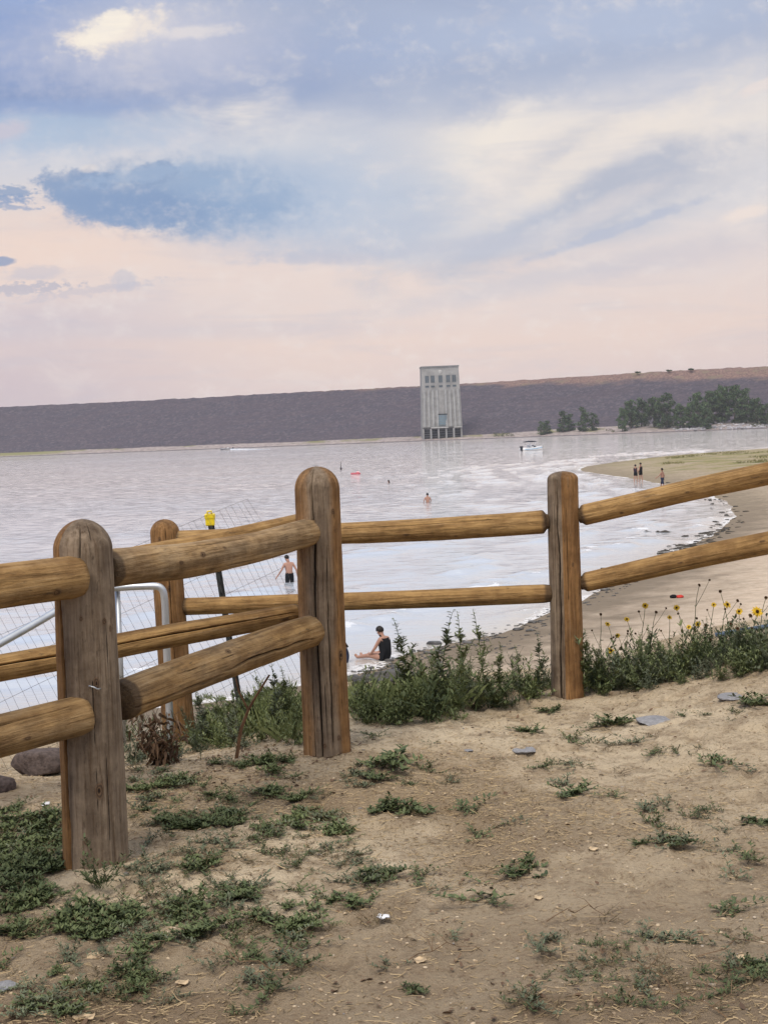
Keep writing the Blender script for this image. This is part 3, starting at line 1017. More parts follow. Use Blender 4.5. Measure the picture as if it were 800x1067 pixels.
def tall_weed(seed, hgt=0.5, nb=10, spread=0.10, leafL=0.035, leafw=0.26, lean=0.06, dens=1.0):
    """an upright stalk, leafy side shoots, a narrow tip"""
    r_ = np.random.default_rng(seed); P = Plant()
    n = 12; pts = []; lx, ly = r_.normal(0, lean, 2)
    for i in range(n):
        f = i / (n - 1)
        pts.append(np.array((lx * f * f * hgt * 3 + r_.normal(0, .003), ly * f * f * hgt * 3 + r_.normal(0, .003), f * hgt)))
    P.stem(pts, 0.0045, 0.0012, 1)

    def at(f):
        g = f * (n - 1); i = int(min(g, n - 2)); return pts[i] * (1 - (g - i)) + pts[i + 1] * (g - i)
    for k in range(int(75 * dens * hgt / 0.5)):
        f = r_.uniform(.06, 1)
        a = r_.random() * 2 * PI
        ll = leafL * (1.25 - .8 * f) * r_.uniform(.6, 1.2)
        P.leaf(at(f), np.array((math.cos(a), math.sin(a), r_.uniform(.2, .9))), np.array((0, 0, 1.)), ll, ll * leafw, 0, .2)
    for k in range(nb):
        f = r_.uniform(.1, .8); a = r_.random() * 2 * PI; L = spread * (1.15 - f) * r_.uniform(.6, 1.5)
        p0 = at(f); e = r_.uniform(.5, 1.1)
        d = np.array((math.cos(a) * math.cos(e), math.sin(a) * math.cos(e), math.sin(e)))
        sp = [p0, p0 + d * L * .5, p0 + d * L + np.array((0, 0, L * .2))]
        P.stem(sp, .0018, .0008, 1)
        for i in range(int(14 * dens)):
            g = r_.random(); q = p0 + (sp[2] - p0) * g
            aa = r_.random() * 2 * PI; ll = leafL * .75 * r_.uniform(.5, 1.2)
            P.leaf(q, d * .6 + np.array((math.cos(aa), math.sin(aa), r_.uniform(0, .7))), np.array((0, 0, 1.)), ll, ll * leafw, 0, .15)
    return P


def grass_tuft(seed, hgt=0.14, n=40, rad=.05):
    r_ = np.random.default_rng(seed); P = Plant()
    for k in range(n):
        a = r_.random() * 2 * PI; q = np.array((r_.normal(0, rad * .6), r_.normal(0, rad * .6), 0))
        e = r_.uniform(.7, 1.45); L = hgt * r_.uniform(.5, 1.15)
        P.leaf(q, np.array((math.cos(a) * math.cos(e), math.sin(a) * math.cos(e), math.sin(e))), np.array((math.sin(a), -math.cos(a), .3)), L, .006, 0, .25 * math.cos(e) * 1.5)
    return P


def scatter(variants, pts, scales, rots, seed=0):
    """joins transformed copies of plant arrays into one set of arrays (for uncountable cover)"""
    V = []; Q = []; Mi = []; base_ = 0
    r_ = np.random.default_rng(seed)
    for k in range(len(pts)):
        v, q, m = variants[int(r_.integers(len(variants)))]
        c_, s_ = math.cos(rots[k]), math.sin(rots[k])
        w = v * scales[k]
        w = np.stack([w[:, 0] * c_ - w[:, 1] * s_, w[:, 0] * s_ + w[:, 1] * c_, w[:, 2]], -1) + pts[k]
        V.append(w); Q.append(q + base_); Mi.append(m); base_ += len(v)
    return np.concatenate(V), np.concatenate(Q), np.concatenate(Mi)


#PART2#
# ------------------------------------------------------------------ round timber
def wood_mat(name, grey_l, grey_d, br_l, br_d):
    m, t, b = new_mat(name)
    oi = t.new('ShaderNodeObjectInfo')
    c = t.coord('Object')
    off = t.vmath('SCALE', t.comb(oi.outputs['Random'], t.math('MULTIPLY', oi.outputs['Random'], 3.7), oi.outputs['Random']), None, 37.0)
    c2 = t.vmath('ADD', c, off)
    g1 = t.noise(t.mapping(c2, (1, 1, 0.035)), 95.0, 6, 0.65)           # fine fibre
    g2 = t.noise(t.mapping(c2, (1, 1, 0.07)), 26.0, 5, 0.6, 0.4)        # bands
    g3 = t.noise(t.mapping(c2, (1, 1, 0.35)), 7.0, 5, 0.6)              # patches
    g5 = t.noise(c2, 11.0, 6, 0.65)
    g4 = t.noise(t.mapping(c2, (1, 1, 0.25)), 60.0, 5, 0.7)             # weather specks
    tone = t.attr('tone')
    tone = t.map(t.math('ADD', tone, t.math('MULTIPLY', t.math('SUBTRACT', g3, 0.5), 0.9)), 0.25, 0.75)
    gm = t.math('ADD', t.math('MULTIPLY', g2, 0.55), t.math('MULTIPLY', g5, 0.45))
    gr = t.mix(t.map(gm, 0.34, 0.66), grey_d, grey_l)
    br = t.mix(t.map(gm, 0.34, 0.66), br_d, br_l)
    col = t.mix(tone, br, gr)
    col = t.mix(t.math('MULTIPLY', t.map(g1, 0.50, 0.34), 0.55), col, tuple(x * 0.42 for x in br_d[:3]) + (1,))
    col = t.mix(t.math('MULTIPLY', t.map(g1, 0.55, 0.72), 0.30), col, tuple(min(1, x * 1.45) for x in grey_l[:3]) + (1,))
    col = t.mix(t.math('MULTIPLY', t.map(g4, 0.58, 0.70), 0.6), col, (0.05, 0.035, 0.024, 1))
    col = t.mix(t.math('MULTIPLY', t.map(g3, 0.56, 0.72), 0.32), col, tuple(x * 0.5 for x in br_d[:3]) + (1,))
    k = t.attr('knot')
    ringv = t.math('SINE', t.math('MULTIPLY', k, 17.0))
    kc = t.mix(t.map(ringv, -0.6, 0.8), (0.045, 0.026, 0.016, 1), (0.15, 0.085, 0.045, 1))
    col = t.mix(t.math('MULTIPLY', t.map(k, 0.22, 0.55), 0.72), col, kc)
    col = t.mix(t.map(k, 0.80, 0.95), col, (0.022, 0.014, 0.01, 1))
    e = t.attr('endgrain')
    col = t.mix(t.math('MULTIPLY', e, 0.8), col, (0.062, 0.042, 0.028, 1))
    cr = t.attr('crack')
    col = t.mix(t.map(cr, 0.35, 0.8), col, (0.012, 0.009, 0.007, 1))
    t.put(b.inputs['Base Color'], col)
    b.inputs['Roughness'].default_value = 0.86
    b.inputs['Specular IOR Level'].default_value = 0.22
    hh = t.math('ADD', t.math('MULTIPLY', g1, 0.7), t.math('MULTIPLY', g2, 1.1))
    hh = t.math('ADD', hh, t.math('MULTIPLY', g4, 0.7))
    hh = t.math('ADD', hh, t.math('MULTIPLY', g5, 0.8))
    t.put(b.inputs['Normal'], t.bump(hh, 0.9, 0.010))
    return m


M_post = wood_mat('weathered_post_wood', srgb(148, 131, 111), srgb(98, 84, 70), srgb(156, 118, 76), srgb(108, 78, 48))
M_rail = wood_mat('peeled_rail_wood', srgb(170, 148, 117), srgb(116, 97, 73), srgb(178, 143, 93), srgb(122, 92, 56))


def wrap(a): return (a + PI) % (2 * PI) - PI


def log(name, parent, p0, p1, r0, r1, mat, seed, dome=False, taper=(0, 0), bow=(0, 0), cracks=(), knots=(), tone=0.5,
        flare=0.0, n=176, rows=110, hd=0.115, dpow=2.3):
    """peeled log between two points; local Z runs along it"""
    p0 = Vector(p0); p1 = Vector(p1)
    ax_ = p1 - p0; L = ax_.length; Z = ax_.normalized()
    if abs(Z.z) > 0.8:
        X = Vector((1, 0, 0)); X = (X - Z * X.dot(Z)).normalized()
    else:
        X = Z.cross(Vector((0, 0, 1))).normalized()
        if X.y > 0: X = -X            # X faces the camera side
    Y = Z.cross(X)
    M = Matrix.Translation(p0) @ Matrix((X, Y, Z)).transposed().to_4x4()
    upsign = 1.0 if (Matrix((X, Y, Z)).transposed() @ Vector((0, 1, 0))).z > 0 else -1.0
    ang = np.linspace(-PI, PI, n, endpoint=False)
    tt = np.linspace(0, 1, rows)
    if dome:
        tt = np.concatenate([np.linspace(0, 1 - hd / L, rows - 26), 1 - hd / L * (1 - np.sin(np.linspace(0.05, PI / 2 - 0.03, 26)))])
    if taper[0] or taper[1]:
        ex = []
        if taper[0]: ex += list(np.linspace(0, 0.09 / L, 14))
        if taper[1]: ex += list(1 - np.linspace(0, 0.09 / L, 14))
        tt = np.unique(np.concatenate([tt, ex]))
    A, T = np.meshgrid(ang, tt)
    Rr = r0 + (r1 - r0) * T
    Rr = Rr * (1 + flare * np.exp(-T * L / 0.12))
    sd_ = seed * 13
    ca, sa = np.cos(A), np.sin(A)
    lump = fbm(ca * 1.2 + seed, T * L * 1.6 + sa * 1.2, 3, seed % 7) - 0.5
    Rr = Rr * (1 + 0.115 * lump + 0.035 * (fbm(ca * 4 + 9, T * L * 2.5 + sa * 4, 3, seed % 5 + 8) - 0.5))
    # flat facets left by the peeling knife
    Rr = Rr * (1 - 0.012 * np.abs(np.sin(A * 4 + 3 * vnoise(T * 3, A * 0 + seed))))
    crack = np.zeros_like(A); knot = np.zeros_like(A)
    for (a0, t0, t1, wd, dp, wan) in cracks:
        ac = a0 + wan * (fbm(T * 5 + seed, T * 0 + a0 * 3, 3, 4) - 0.5) * 2 + 0.35 * wan * (fbm(T * 28 + seed, T * 0 + a0 * 3, 2, 6) - 0.5)
        q = np.clip((T - t0) / (t1 - t0), 0, 1)
        w = wd * np.power(np.sin(PI * q), 0.45) * (0.55 + 0.9 * vnoise(T * 11, T * 0 + a0)) + 1e-6
        g = np.exp(-(np.abs(wrap(A - ac)) * Rr / w) ** 2) * ((T >= t0) & (T <= t1))
        crack = np.maximum(crack, g)
        Rr = Rr - dp * g
    for (a0, t0, sz) in knots:
        d = np.hypot(wrap(A - a0) * Rr * (1 + .25 * math.sin(a0 * 9)), (T - t0) * L * 0.62) / (sz * .62)
        d = d * (1 + .5 * (fbm(A * 6 + t0 * 40, T * L * 20, 2, 3) - .5))
        knot = np.maximum(knot, np.exp(-d * d * 1.1))
        Rr = Rr + sz * 0.22 * np.exp(-d * d * 0.8) - sz * 0.16 * np.exp(-d * d * 7)
    endg = np.zeros_like(A)
    if dome:
        u = np.clip((T - (1 - hd / L)) / (hd / L), 0, 1)
        Rr = Rr * np.power(np.maximum(1 - u ** dpow, 0), 0.5)
        endg = 0.35 * sstep(0.45, 0.9, u + 0.3 * (fbm(ca * 3, sa * 3 + T * 9, 3, 5) - 0.5))
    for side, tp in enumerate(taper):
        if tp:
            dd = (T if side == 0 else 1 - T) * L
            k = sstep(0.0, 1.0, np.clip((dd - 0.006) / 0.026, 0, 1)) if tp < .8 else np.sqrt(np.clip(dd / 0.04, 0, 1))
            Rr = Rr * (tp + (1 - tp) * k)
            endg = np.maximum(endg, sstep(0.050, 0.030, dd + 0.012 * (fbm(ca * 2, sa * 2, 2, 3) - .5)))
    bx = bow[0] * np.sin(PI * T) + 0.010 * (fbm(T * 2.2, T * 0 + seed, 2, 2) - 0.5)
    by = upsign * (bow[1] * np.sin(PI * T) + 0.016 * (fbm(T * 2.6, T * 0 + seed + 5, 2, 3) - 0.5))
    x = Rr * ca + bx; y = Rr * sa + by; z = T * L
    V = np.stack([x, y, z], -1).reshape(-1, 3)
    nr = len(tt)
    F_ = grid_faces(n, nr, wrap=True)
    # caps
    c0 = V[:n].mean(0); c1 = V[-n:].mean(0)
    if dome: c1 = c1 + np.array((0, 0, 0.003))
    V = np.vstack([V, c0, c1])
    i = np.arange(n); j = (i + 1) % n
    f0 = np.stack([j, i, np.full(n, len(V) - 2)], -1)
    f1 = np.stack([(nr - 1) * n + i, (nr - 1) * n + j, np.full(n, len(V) - 1)], -1)
    me = mesh_np(name, V, [F_, np.vstack([f0, f1])])
    ft = tone(A, T) if callable(tone) else np.full_like(A, tone)
    cap_e = [0.9, 0.4 if dome else 0.9]
    cc = 1.0 if dome and len(cracks) else 0.0
    add_attr(me, 'tone', np.concatenate([ft.ravel(), [0.5, 0.8]]))
    add_attr(me, 'crack', np.concatenate([crack.ravel(), [0, 0]]))
    add_attr(me, 'knot', np.concatenate([knot.ravel(), [0, 0]]))
    if not dome:
        # show end grain on the cut faces' rim
        pass
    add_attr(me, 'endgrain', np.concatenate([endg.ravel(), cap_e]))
    o = link(name, me, parent, [mat])
    base_m = Matrix.Translation(parent.location) if parent is not None else Matrix()
    o.matrix_basis = base_m.inverted() @ M
    return o


def gz(p): return H1(p[0], p[1])


A0 = at_y(101, 908, 5.13); B0 = at_y(340, 790, 6.80); C0 = at_y(591, 724, 8.05); D0 = at_y(185, 752, 8.05)


def post_axis(pxt, pxb, Y):
    t_ = at_y(pxt[0], pxt[1], Y); b_ = at_y(pxb[0], pxb[1], Y)
    return t_, b_


fence1 = empty('log_fence', (B0[0], B0[1], gz(B0)))
tag(fence1, 'weathered log fence of thick round-topped posts closest to the path', 'fence')
fence2 = empty('log_fence', (C0[0], C0[1], gz(C0)))
tag(fence2, 'slimmer log fence behind, standing in the weeds along the top of the beach bank', 'fence')
FA, FB, FC, FD = R(-79), R(-88), R(-97), R(-82)


def make_post(nm, parent, top_px, bot_px, Y, r_top, r_bot, seed, cracks, knots, tone, flare=0.03, hd=0.115, dpow=2.3):
    tp = at_y(top_px[0], top_px[1], Y); bt = at_y(bot_px[0], bot_px[1], Y)
    d = (tp - bt); d = d / d[2]
    zb = H1(bt[0], bt[1]) - 0.25
    p0 = bt + d * (zb - bt[2])
    return log(nm, parent, p0, tp, r_bot, r_top, M_post, seed, dome=True, cracks=cracks, knots=knots, tone=tone, flare=flare, rows=170, hd=hd, dpow=dpow)


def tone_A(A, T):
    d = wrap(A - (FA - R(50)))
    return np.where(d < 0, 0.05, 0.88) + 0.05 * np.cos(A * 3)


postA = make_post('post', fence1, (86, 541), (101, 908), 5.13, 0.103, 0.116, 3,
                  [(FA - R(50), 0.0, 0.93, 0.0045, 0.030, 0.12), (FA - R(6), 0.86, 1.0, 0.003, 0.012, 0.10), (FA + R(22), 0.90, 1.0, 0.002, 0.006, 0.12),
                   (FA + R(40), 0.55, 0.76, 0.002, 0.004, 0.05), (FA + R(8), 0.30, 0.62, 0.0016, 0.003, 0.06), (FA + R(28), 0.2, 0.5, 0.0014, 0.003, 0.06)],
                  [(FA + R(14), 0.615, 0.022), (FA + R(10), 0.36, 0.030), (FA + R(48), 0.74, 0.014), (FA + R(35), 0.76, 0.012), (FA - R(8), 0.77, 0.010), (FA - R(15), 0.24, 0.012)], tone_A, hd=0.10, dpow=1.75)


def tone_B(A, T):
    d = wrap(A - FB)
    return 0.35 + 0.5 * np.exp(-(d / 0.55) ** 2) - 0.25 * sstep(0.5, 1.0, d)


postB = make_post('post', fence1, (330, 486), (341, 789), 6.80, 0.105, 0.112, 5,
                  [(FB - R(12), 0.04, 1.0, 0.0042, 0.026, 0.10), (FB + R(18), 0.10, 0.78, 0.003, 0.016, 0.12), (FB - R(30), 0.1, 0.6, 0.0018, 0.006, 0.08),
                   (FB + R(2), 0.1, 0.5, 0.0018, 0.006, 0.08), (FB + R(45), 0.3, 0.95, 0.0014, 0.004, 0.08)],
                  [(FB - R(22), 0.53, 0.018), (FB + R(48), 0.45, 0.030), (FB - R(5), 0.19, 0.012), (FB + R(30), 0.21, 0.016), (FB + R(40), 0.87, 0.014)], tone_B)


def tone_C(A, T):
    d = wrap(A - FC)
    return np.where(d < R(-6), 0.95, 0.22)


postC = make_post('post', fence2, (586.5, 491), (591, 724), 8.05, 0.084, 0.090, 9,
                  [(FC - R(20), 0.0, 0.97, 0.0042, 0.022, 0.16), (FC - R(40), 0.3, 1.0, 0.0018, 0.006, 0.06), (FC + R(12), 0.5, 1.0, 0.0016, 0.005, 0.06)],
                  [(FC + R(30), 0.66, 0.015), (FC + R(52), 0.30, 0.014)], tone_C, hd=0.05, dpow=2.6)
postD = make_post('post', fence2, (171, 541), (186, 756), 8.05, 0.080, 0.094, 12,
                  [(FD + R(5), 0.3, 1.0, 0.002, 0.008, 0.06)],
                  [(FD + R(2), 0.745, 0.020), (FD - R(20), 0.93, 0.015)], 0.12, hd=0.075, dpow=2.0)
# posts that carry the far ends, outside the picture
E0 = np.array((-2.35, 3.55)); G0 = np.array((3.05, 7.35)); K0 = np.array((-2.45, 5.2))
for nm, par, q, r_, sd2, hgt_ in (('post', fence1, E0, 0.11, 21, 1.26), ('post', fence2, G0, 0.09, 23, 1.25), ('post', fence1, K0, 0.10, 27, 1.25)):
    g = H1(q[0], q[1])
    log(nm, par, (q[0], q[1], g - 0.25), (q[0], q[1], g + hgt_), r_, r_ * 0.93, M_post, sd2, dome=True, cracks=[(-1.5, 0.1, 1, 0.004, 0.02, 0.1)], knots=[(-1.2, 0.6, 0.02)], tone=0.6)


def P3(p, z=None): return Vector((p[0], p[1], p[2] if z is None else z))


a_up = at_y(79, 599.5, 5.055); a_lo = at_y(86, 743, 5.055)
b_up = at_y(323, 555, 6.735); b_lo = at_y(325, 658, 6.735)
CAMX = 0.0
# rails arriving at the near post from the left
lu = at_y(0, 610, 4.81); ll_ = at_y(0, 767, 4.81)


def extend(p, q, d):
    v = np.array(q) - np.array(p); L = np.linalg.norm(v)
    return np.array(q) + v / L * d


log('rail', fence1, extend(a_up, lu, 1.62), a_up, 0.074, 0.074, M_rail, 31, bow=(0, 0.0),
    cracks=[(-1.1, 0.2, 0.95, 0.0018, 0.006, 0.1)], knots=[(0.5, 0.93, 0.018), (0.9, 0.8, 0.014)], tone=0.30)
log('rail', fence1, extend(a_lo, ll_, 1.62), a_lo, 0.073, 0.070, M_rail, 33, bow=(0, 0.0),
    cracks=[(-0.75, 0.3, 0.97, 0.0032, 0.016, 0.14), (0.2, 0.5, 0.85, 0.0014, 0.004, 0.1)], knots=[(0.2, 0.86, 0.016), (-0.2, 0.78, 0.014)], tone=0.42)
# rails running back to the centre post
dAB = np.array((B0[0] - A0[0], B0[1] - A0[1])); dAB /= np.linalg.norm(dAB)
s_up = at_y(108, 594, 5.235); s_lo = at_y(124, 731, 5.26)
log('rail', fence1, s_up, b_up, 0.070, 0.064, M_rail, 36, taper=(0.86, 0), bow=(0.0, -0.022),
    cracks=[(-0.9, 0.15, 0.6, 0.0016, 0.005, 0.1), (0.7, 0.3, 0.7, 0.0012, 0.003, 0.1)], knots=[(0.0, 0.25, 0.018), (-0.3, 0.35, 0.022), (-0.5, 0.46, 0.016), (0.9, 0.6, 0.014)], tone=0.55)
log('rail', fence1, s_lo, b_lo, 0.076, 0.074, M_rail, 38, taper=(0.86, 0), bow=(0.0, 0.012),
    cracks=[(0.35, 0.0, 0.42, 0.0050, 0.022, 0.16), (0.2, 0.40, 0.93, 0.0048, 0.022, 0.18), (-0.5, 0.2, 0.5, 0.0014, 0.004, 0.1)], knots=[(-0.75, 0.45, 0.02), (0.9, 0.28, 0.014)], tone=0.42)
# second pair from the centre post back to the left
b2u = at_y(318, 545.5, 6.90); l2u = at_y(0, 611, 6.05)
b2l = at_y(314, 640, 6.93); l2l = at_y(0, 698, 6.05)
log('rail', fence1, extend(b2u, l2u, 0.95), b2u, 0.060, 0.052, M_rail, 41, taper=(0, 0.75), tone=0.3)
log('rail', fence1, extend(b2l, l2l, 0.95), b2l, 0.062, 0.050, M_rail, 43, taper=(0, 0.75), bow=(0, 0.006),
    cracks=[(-0.35, 0.1, 0.98, 0.0034, 0.018, 0.10)], knots=[(0.25, 0.55, 0.016), (0.1, 0.95, 0.02)], tone=0.22)
# rear fence rails
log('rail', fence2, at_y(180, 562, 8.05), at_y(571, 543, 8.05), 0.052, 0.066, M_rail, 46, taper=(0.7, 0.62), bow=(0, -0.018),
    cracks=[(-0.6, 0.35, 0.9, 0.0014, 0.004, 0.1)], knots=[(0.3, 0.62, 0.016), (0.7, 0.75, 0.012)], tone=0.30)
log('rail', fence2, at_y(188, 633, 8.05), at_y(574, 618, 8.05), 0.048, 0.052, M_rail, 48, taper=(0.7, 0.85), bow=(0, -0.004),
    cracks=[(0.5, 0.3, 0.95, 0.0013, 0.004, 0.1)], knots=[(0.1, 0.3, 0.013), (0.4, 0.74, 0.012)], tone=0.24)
cu0 = at_y(603, 537.5, 8.05); cu1 = at_y(800, 495.5, 7.72)
cl0 = at_y(605, 607.5, 8.05); cl1 = at_y(800, 569.5, 7.72)
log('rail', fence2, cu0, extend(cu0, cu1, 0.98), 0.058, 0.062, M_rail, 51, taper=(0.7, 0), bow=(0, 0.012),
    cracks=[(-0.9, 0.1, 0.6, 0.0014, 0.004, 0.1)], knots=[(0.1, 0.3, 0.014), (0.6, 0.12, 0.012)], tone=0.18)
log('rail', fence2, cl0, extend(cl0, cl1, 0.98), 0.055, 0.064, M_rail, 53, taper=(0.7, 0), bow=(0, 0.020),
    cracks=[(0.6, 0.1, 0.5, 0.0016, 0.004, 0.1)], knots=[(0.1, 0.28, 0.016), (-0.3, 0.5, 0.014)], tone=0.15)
# bent wire staple left in the near post
M_galv = plain('galvanised_steel', (0.52, 0.55, 0.58), 0.42, 0.5, 0.12, 6, metal=0.75)
M_rust = plain('rusty_wire', (0.10, 0.09, 0.085), 0.7, 0.3, 0.3, 20, metal=0.3)
st = MB()
sc_ = at_y(98, 717.5, 5.01)
st.tube([(-0.017, 0.03, 0.004), (-0.014, -0.004, 0.010), (0.0, -0.008, 0.007), (0.014, -0.004, -0.002), (0.017, 0.03, -0.006)], 0.0028, 6)
so = st.build('staple', M_galv, postA, True)
so.matrix_basis = (Matrix.Translation(fence1.location) @ postA.matrix_basis).inverted() @ Matrix.Translation(Vector(sc_))

# ------------------------------------------------------------------ tubular gate and wire fence behind
gate = empty('metal_gate', tuple(at_y(127, 770, 7.8)))
tag(gate, 'galvanised tubular gate with a rounded top corner, half hidden behind the grey post', 'gate')
gl = Vector(gate.location)


def smooth_path(P, it=2):
    P = [Vector(p) for p in P]
    for _ in range(it):
        Q = [P[0]]
        for a, b_ in zip(P[:-1], P[1:]):
            Q += [a * .75 + b_ * .25, a * .25 + b_ * .75]
        Q.append(P[-1]); P = Q
    return P


mb = MB()
pp = [at_y(-150, 752, 6.5), at_y(0, 671, 7.1), at_y(56, 639, 7.45), at_y(92, 617, 7.7), at_y(118, 612.5, 7.8), at_y(154, 610.5, 7.8), at_y(170, 611, 7.8), at_y(172.5, 630, 7.8), at_y(173, 655, 7.8), at_y(178, 770, 7.8)]
mb.tube([p - gl for p in smooth_path(pp, 3)], 0.0195, 14)
mb.build('frame', M_galv, gate, True)
mb = MB(); mb.tube([Vector(at_y(122.5, 613, 7.82)) - gl, Vector(at_y(129.5, 775, 7.82)) - gl], 0.014, 12); mb.build('upright', M_galv, gate, True)

wf = MB()
tr = at_y(258, 520, 8.9); tl = at_y(0, 628, 7.55); br_ = at_y(295, 622, 8.75)
U = (tl - tr); UL = np.linalg.norm(U); U = U / UL
V_ = (br_ - tr); V_ = V_ - U * (V_ @ U); V_ = V_ / np.linalg.norm(V_)
Nn = np.cross(U, V_); Nn /= np.linalg.norm(Nn)
org = tr.copy()
Lw, Hw = UL * 1.35, 1.25


def wp(u, v):
    q = org + U * u + V_ * v + Nn * (0.018 * math.sin(u * 4.1) + 0.012 * math.sin(v * 7 + u * 2.3) + 0.008 * math.sin(u * 13 + v * 5))
    return q


nU = int(Lw / 0.052)
for i in range(nU + 1):
    u = i * 0.052 + 0.004 * math.sin(i * 2.3)
    wf.tube([wp(u, v) for v in np.linspace(0, Hw, 9)], 0.0009, 3, False)
for j in range(9):
    v = j * 0.155
    wf.tube([wp(u, v) + Nn * 0.003 for u in np.linspace(-0.004, Lw, 40)], 0.0010, 3, False)
wo_ = link('wire_fence', wf.mesh('wire_fence', True), None, [M_rust])
tag(wo_, 'sagging rusty wire mesh fence tilted towards the lake behind the metal gate', 'wire fence')

# steel post with its yellow cap
tp_t = at_y(219, 540, 8.86); tp_b = at_y(250, 735, 8.86)
tpost = empty('fence_stake', tuple(tp_b))
tag(tpost, 'thin black steel stake with a yellow plastic cap holding the wire mesh', 'stake')
dv = Vector(tp_t - tp_b)
M_blk = plain('black_steel', (0.03, 0.034, 0.034), 0.6, 0.4, 0.3, 30)
M_ycap = plain('yellow_plastic', (0.75, 0.58, 0.02), 0.45, 0.4, 0.12, 40)
mb = MB()
sec = ((-.019, .004), (.019, .004), (.019, -.002), (.006, -.004), (.006, -.020), (-.006, -.020), (-.006, -.004), (-.019, -.002))
mb.loft([[tuple(dv * f + Vector((a, c_, 0))) for a, c_ in sec] for f in np.linspace(0, 1, 12)])
for k in range(16):
    q = dv * (0.06 + 0.055 * k); mb.box((q.x, q.y - 0.022, q.z), (0.011, 0.010, 0.012))
mb.build('stake', M_blk, tpost)
mb = MB(); q = dv
mb.loft([[(q.x + s_ * a, q.y + c_ * d_, q.z + z) for s_, c_ in ((-1, -1), (1, -1), (1, 1), (-1, 1))] for a, d_, z in ((0.022, 0.018, -0.045), (0.026, 0.022, -0.04), (0.026, 0.022, -0.005), (0.030, 0.024, 0.0), (0.030, 0.024, 0.022), (0.026, 0.02, 0.028))])
mb.tube([q + Vector((-0.012, -0.02, 0.028)), q + Vector((-0.012, -0.02, 0.042)), q + Vector((0.012, -0.02, 0.044)), q + Vector((0.012, -0.02, 0.028))], 0.006, 6)
mb.build('cap', M_ycap, tpost)

# ------------------------------------------------------------------ trees on the far shore
def tree_meshes(seed, h=16, rw=5.5, nclump=46, per=34, low=0.12):
    r_ = np.random.default_rng(seed)
    mb = MB()
    limbs = []
    mb.tube([(0, 0, -0.5), (r_.normal(0, .2), r_.normal(0, .2), h * .25), (r_.normal(0, .5), r_.normal(0, .5), h * .6), (r_.normal(0, .7), 0, h * .85)], [.42, .32, .18, .06], 7)
    for k in range(7):
        a = r_.random() * 2 * PI; z = h * r_.uniform(.15, .5); L = rw * r_.uniform(.5, .9)
        e = np.array((math.cos(a) * L, math.sin(a) * L, z + L * r_.uniform(.5, 1.0)))
        mb.tube([(0, 0, z), tuple(e * .5 + np.array((0, 0, z * .5)) * .9), tuple(e)], [.16, .11, .04], 5)
        limbs.append(e)
    P = Plant(); V = []; Q = []
    C = []
    for e in limbs: C.append(e)
    while len(C) < nclump:
        a = r_.random() * 2 * PI; zz_ = r_.uniform(low, 1.0)
        wid = rw * math.sin(PI * min(1, .12 + .83 * zz_)) ** .6 * (0.9 if zz_ < .8 else .7)
        q = math.sqrt(r_.random()) * wid
        C.append(np.array((math.cos(a) * q, math.sin(a) * q, zz_ * h)))
    for c_ in C:
        rr = r_.uniform(.9, 1.9)
        for k in range(per):
            d = r_.normal(0, 1, 3); d /= np.linalg.norm(d)
            p = c_ + d * rr * r_.random() ** .4 * np.array((1.1, 1.1, .8))
            n = d + r_.normal(0, .6, 3); n /= np.linalg.norm(n)
            s_ = np.cross(n, r_.normal(0, 1, 3)); s_ /= np.linalg.norm(s_); u_ = np.cross(n, s_)
            w = r_.uniform(.22, .50)
            b_ = len(V)
            V += [p - s_ * w - u_ * w * .6, p + s_ * w * .9 - u_ * w * .5, p + s_ * w * .6 + u_ * w, p - s_ * w * .8 + u_ * w * .7]
            Q.append((b_, b_ + 1, b_ + 2, b_ + 3))
    me = mesh_np('crown', np.array(V), np.array(Q), smooth=False)
    me.materials.append(M_tree)
    tm = mb.mesh('trunk', True); tm.materials.append(M_bark)
    return tm, me


TV = [tree_meshes(101, 16, 5.6, 60, 40, .06), tree_meshes(102, 16, 6.8, 80, 40, .05), tree_meshes(103, 16, 4.8, 54, 40, .04), tree_meshes(104, 16, 7.4, 84, 40, .03), tree_meshes(105, 16, 3.4, 34, 36, .06)]
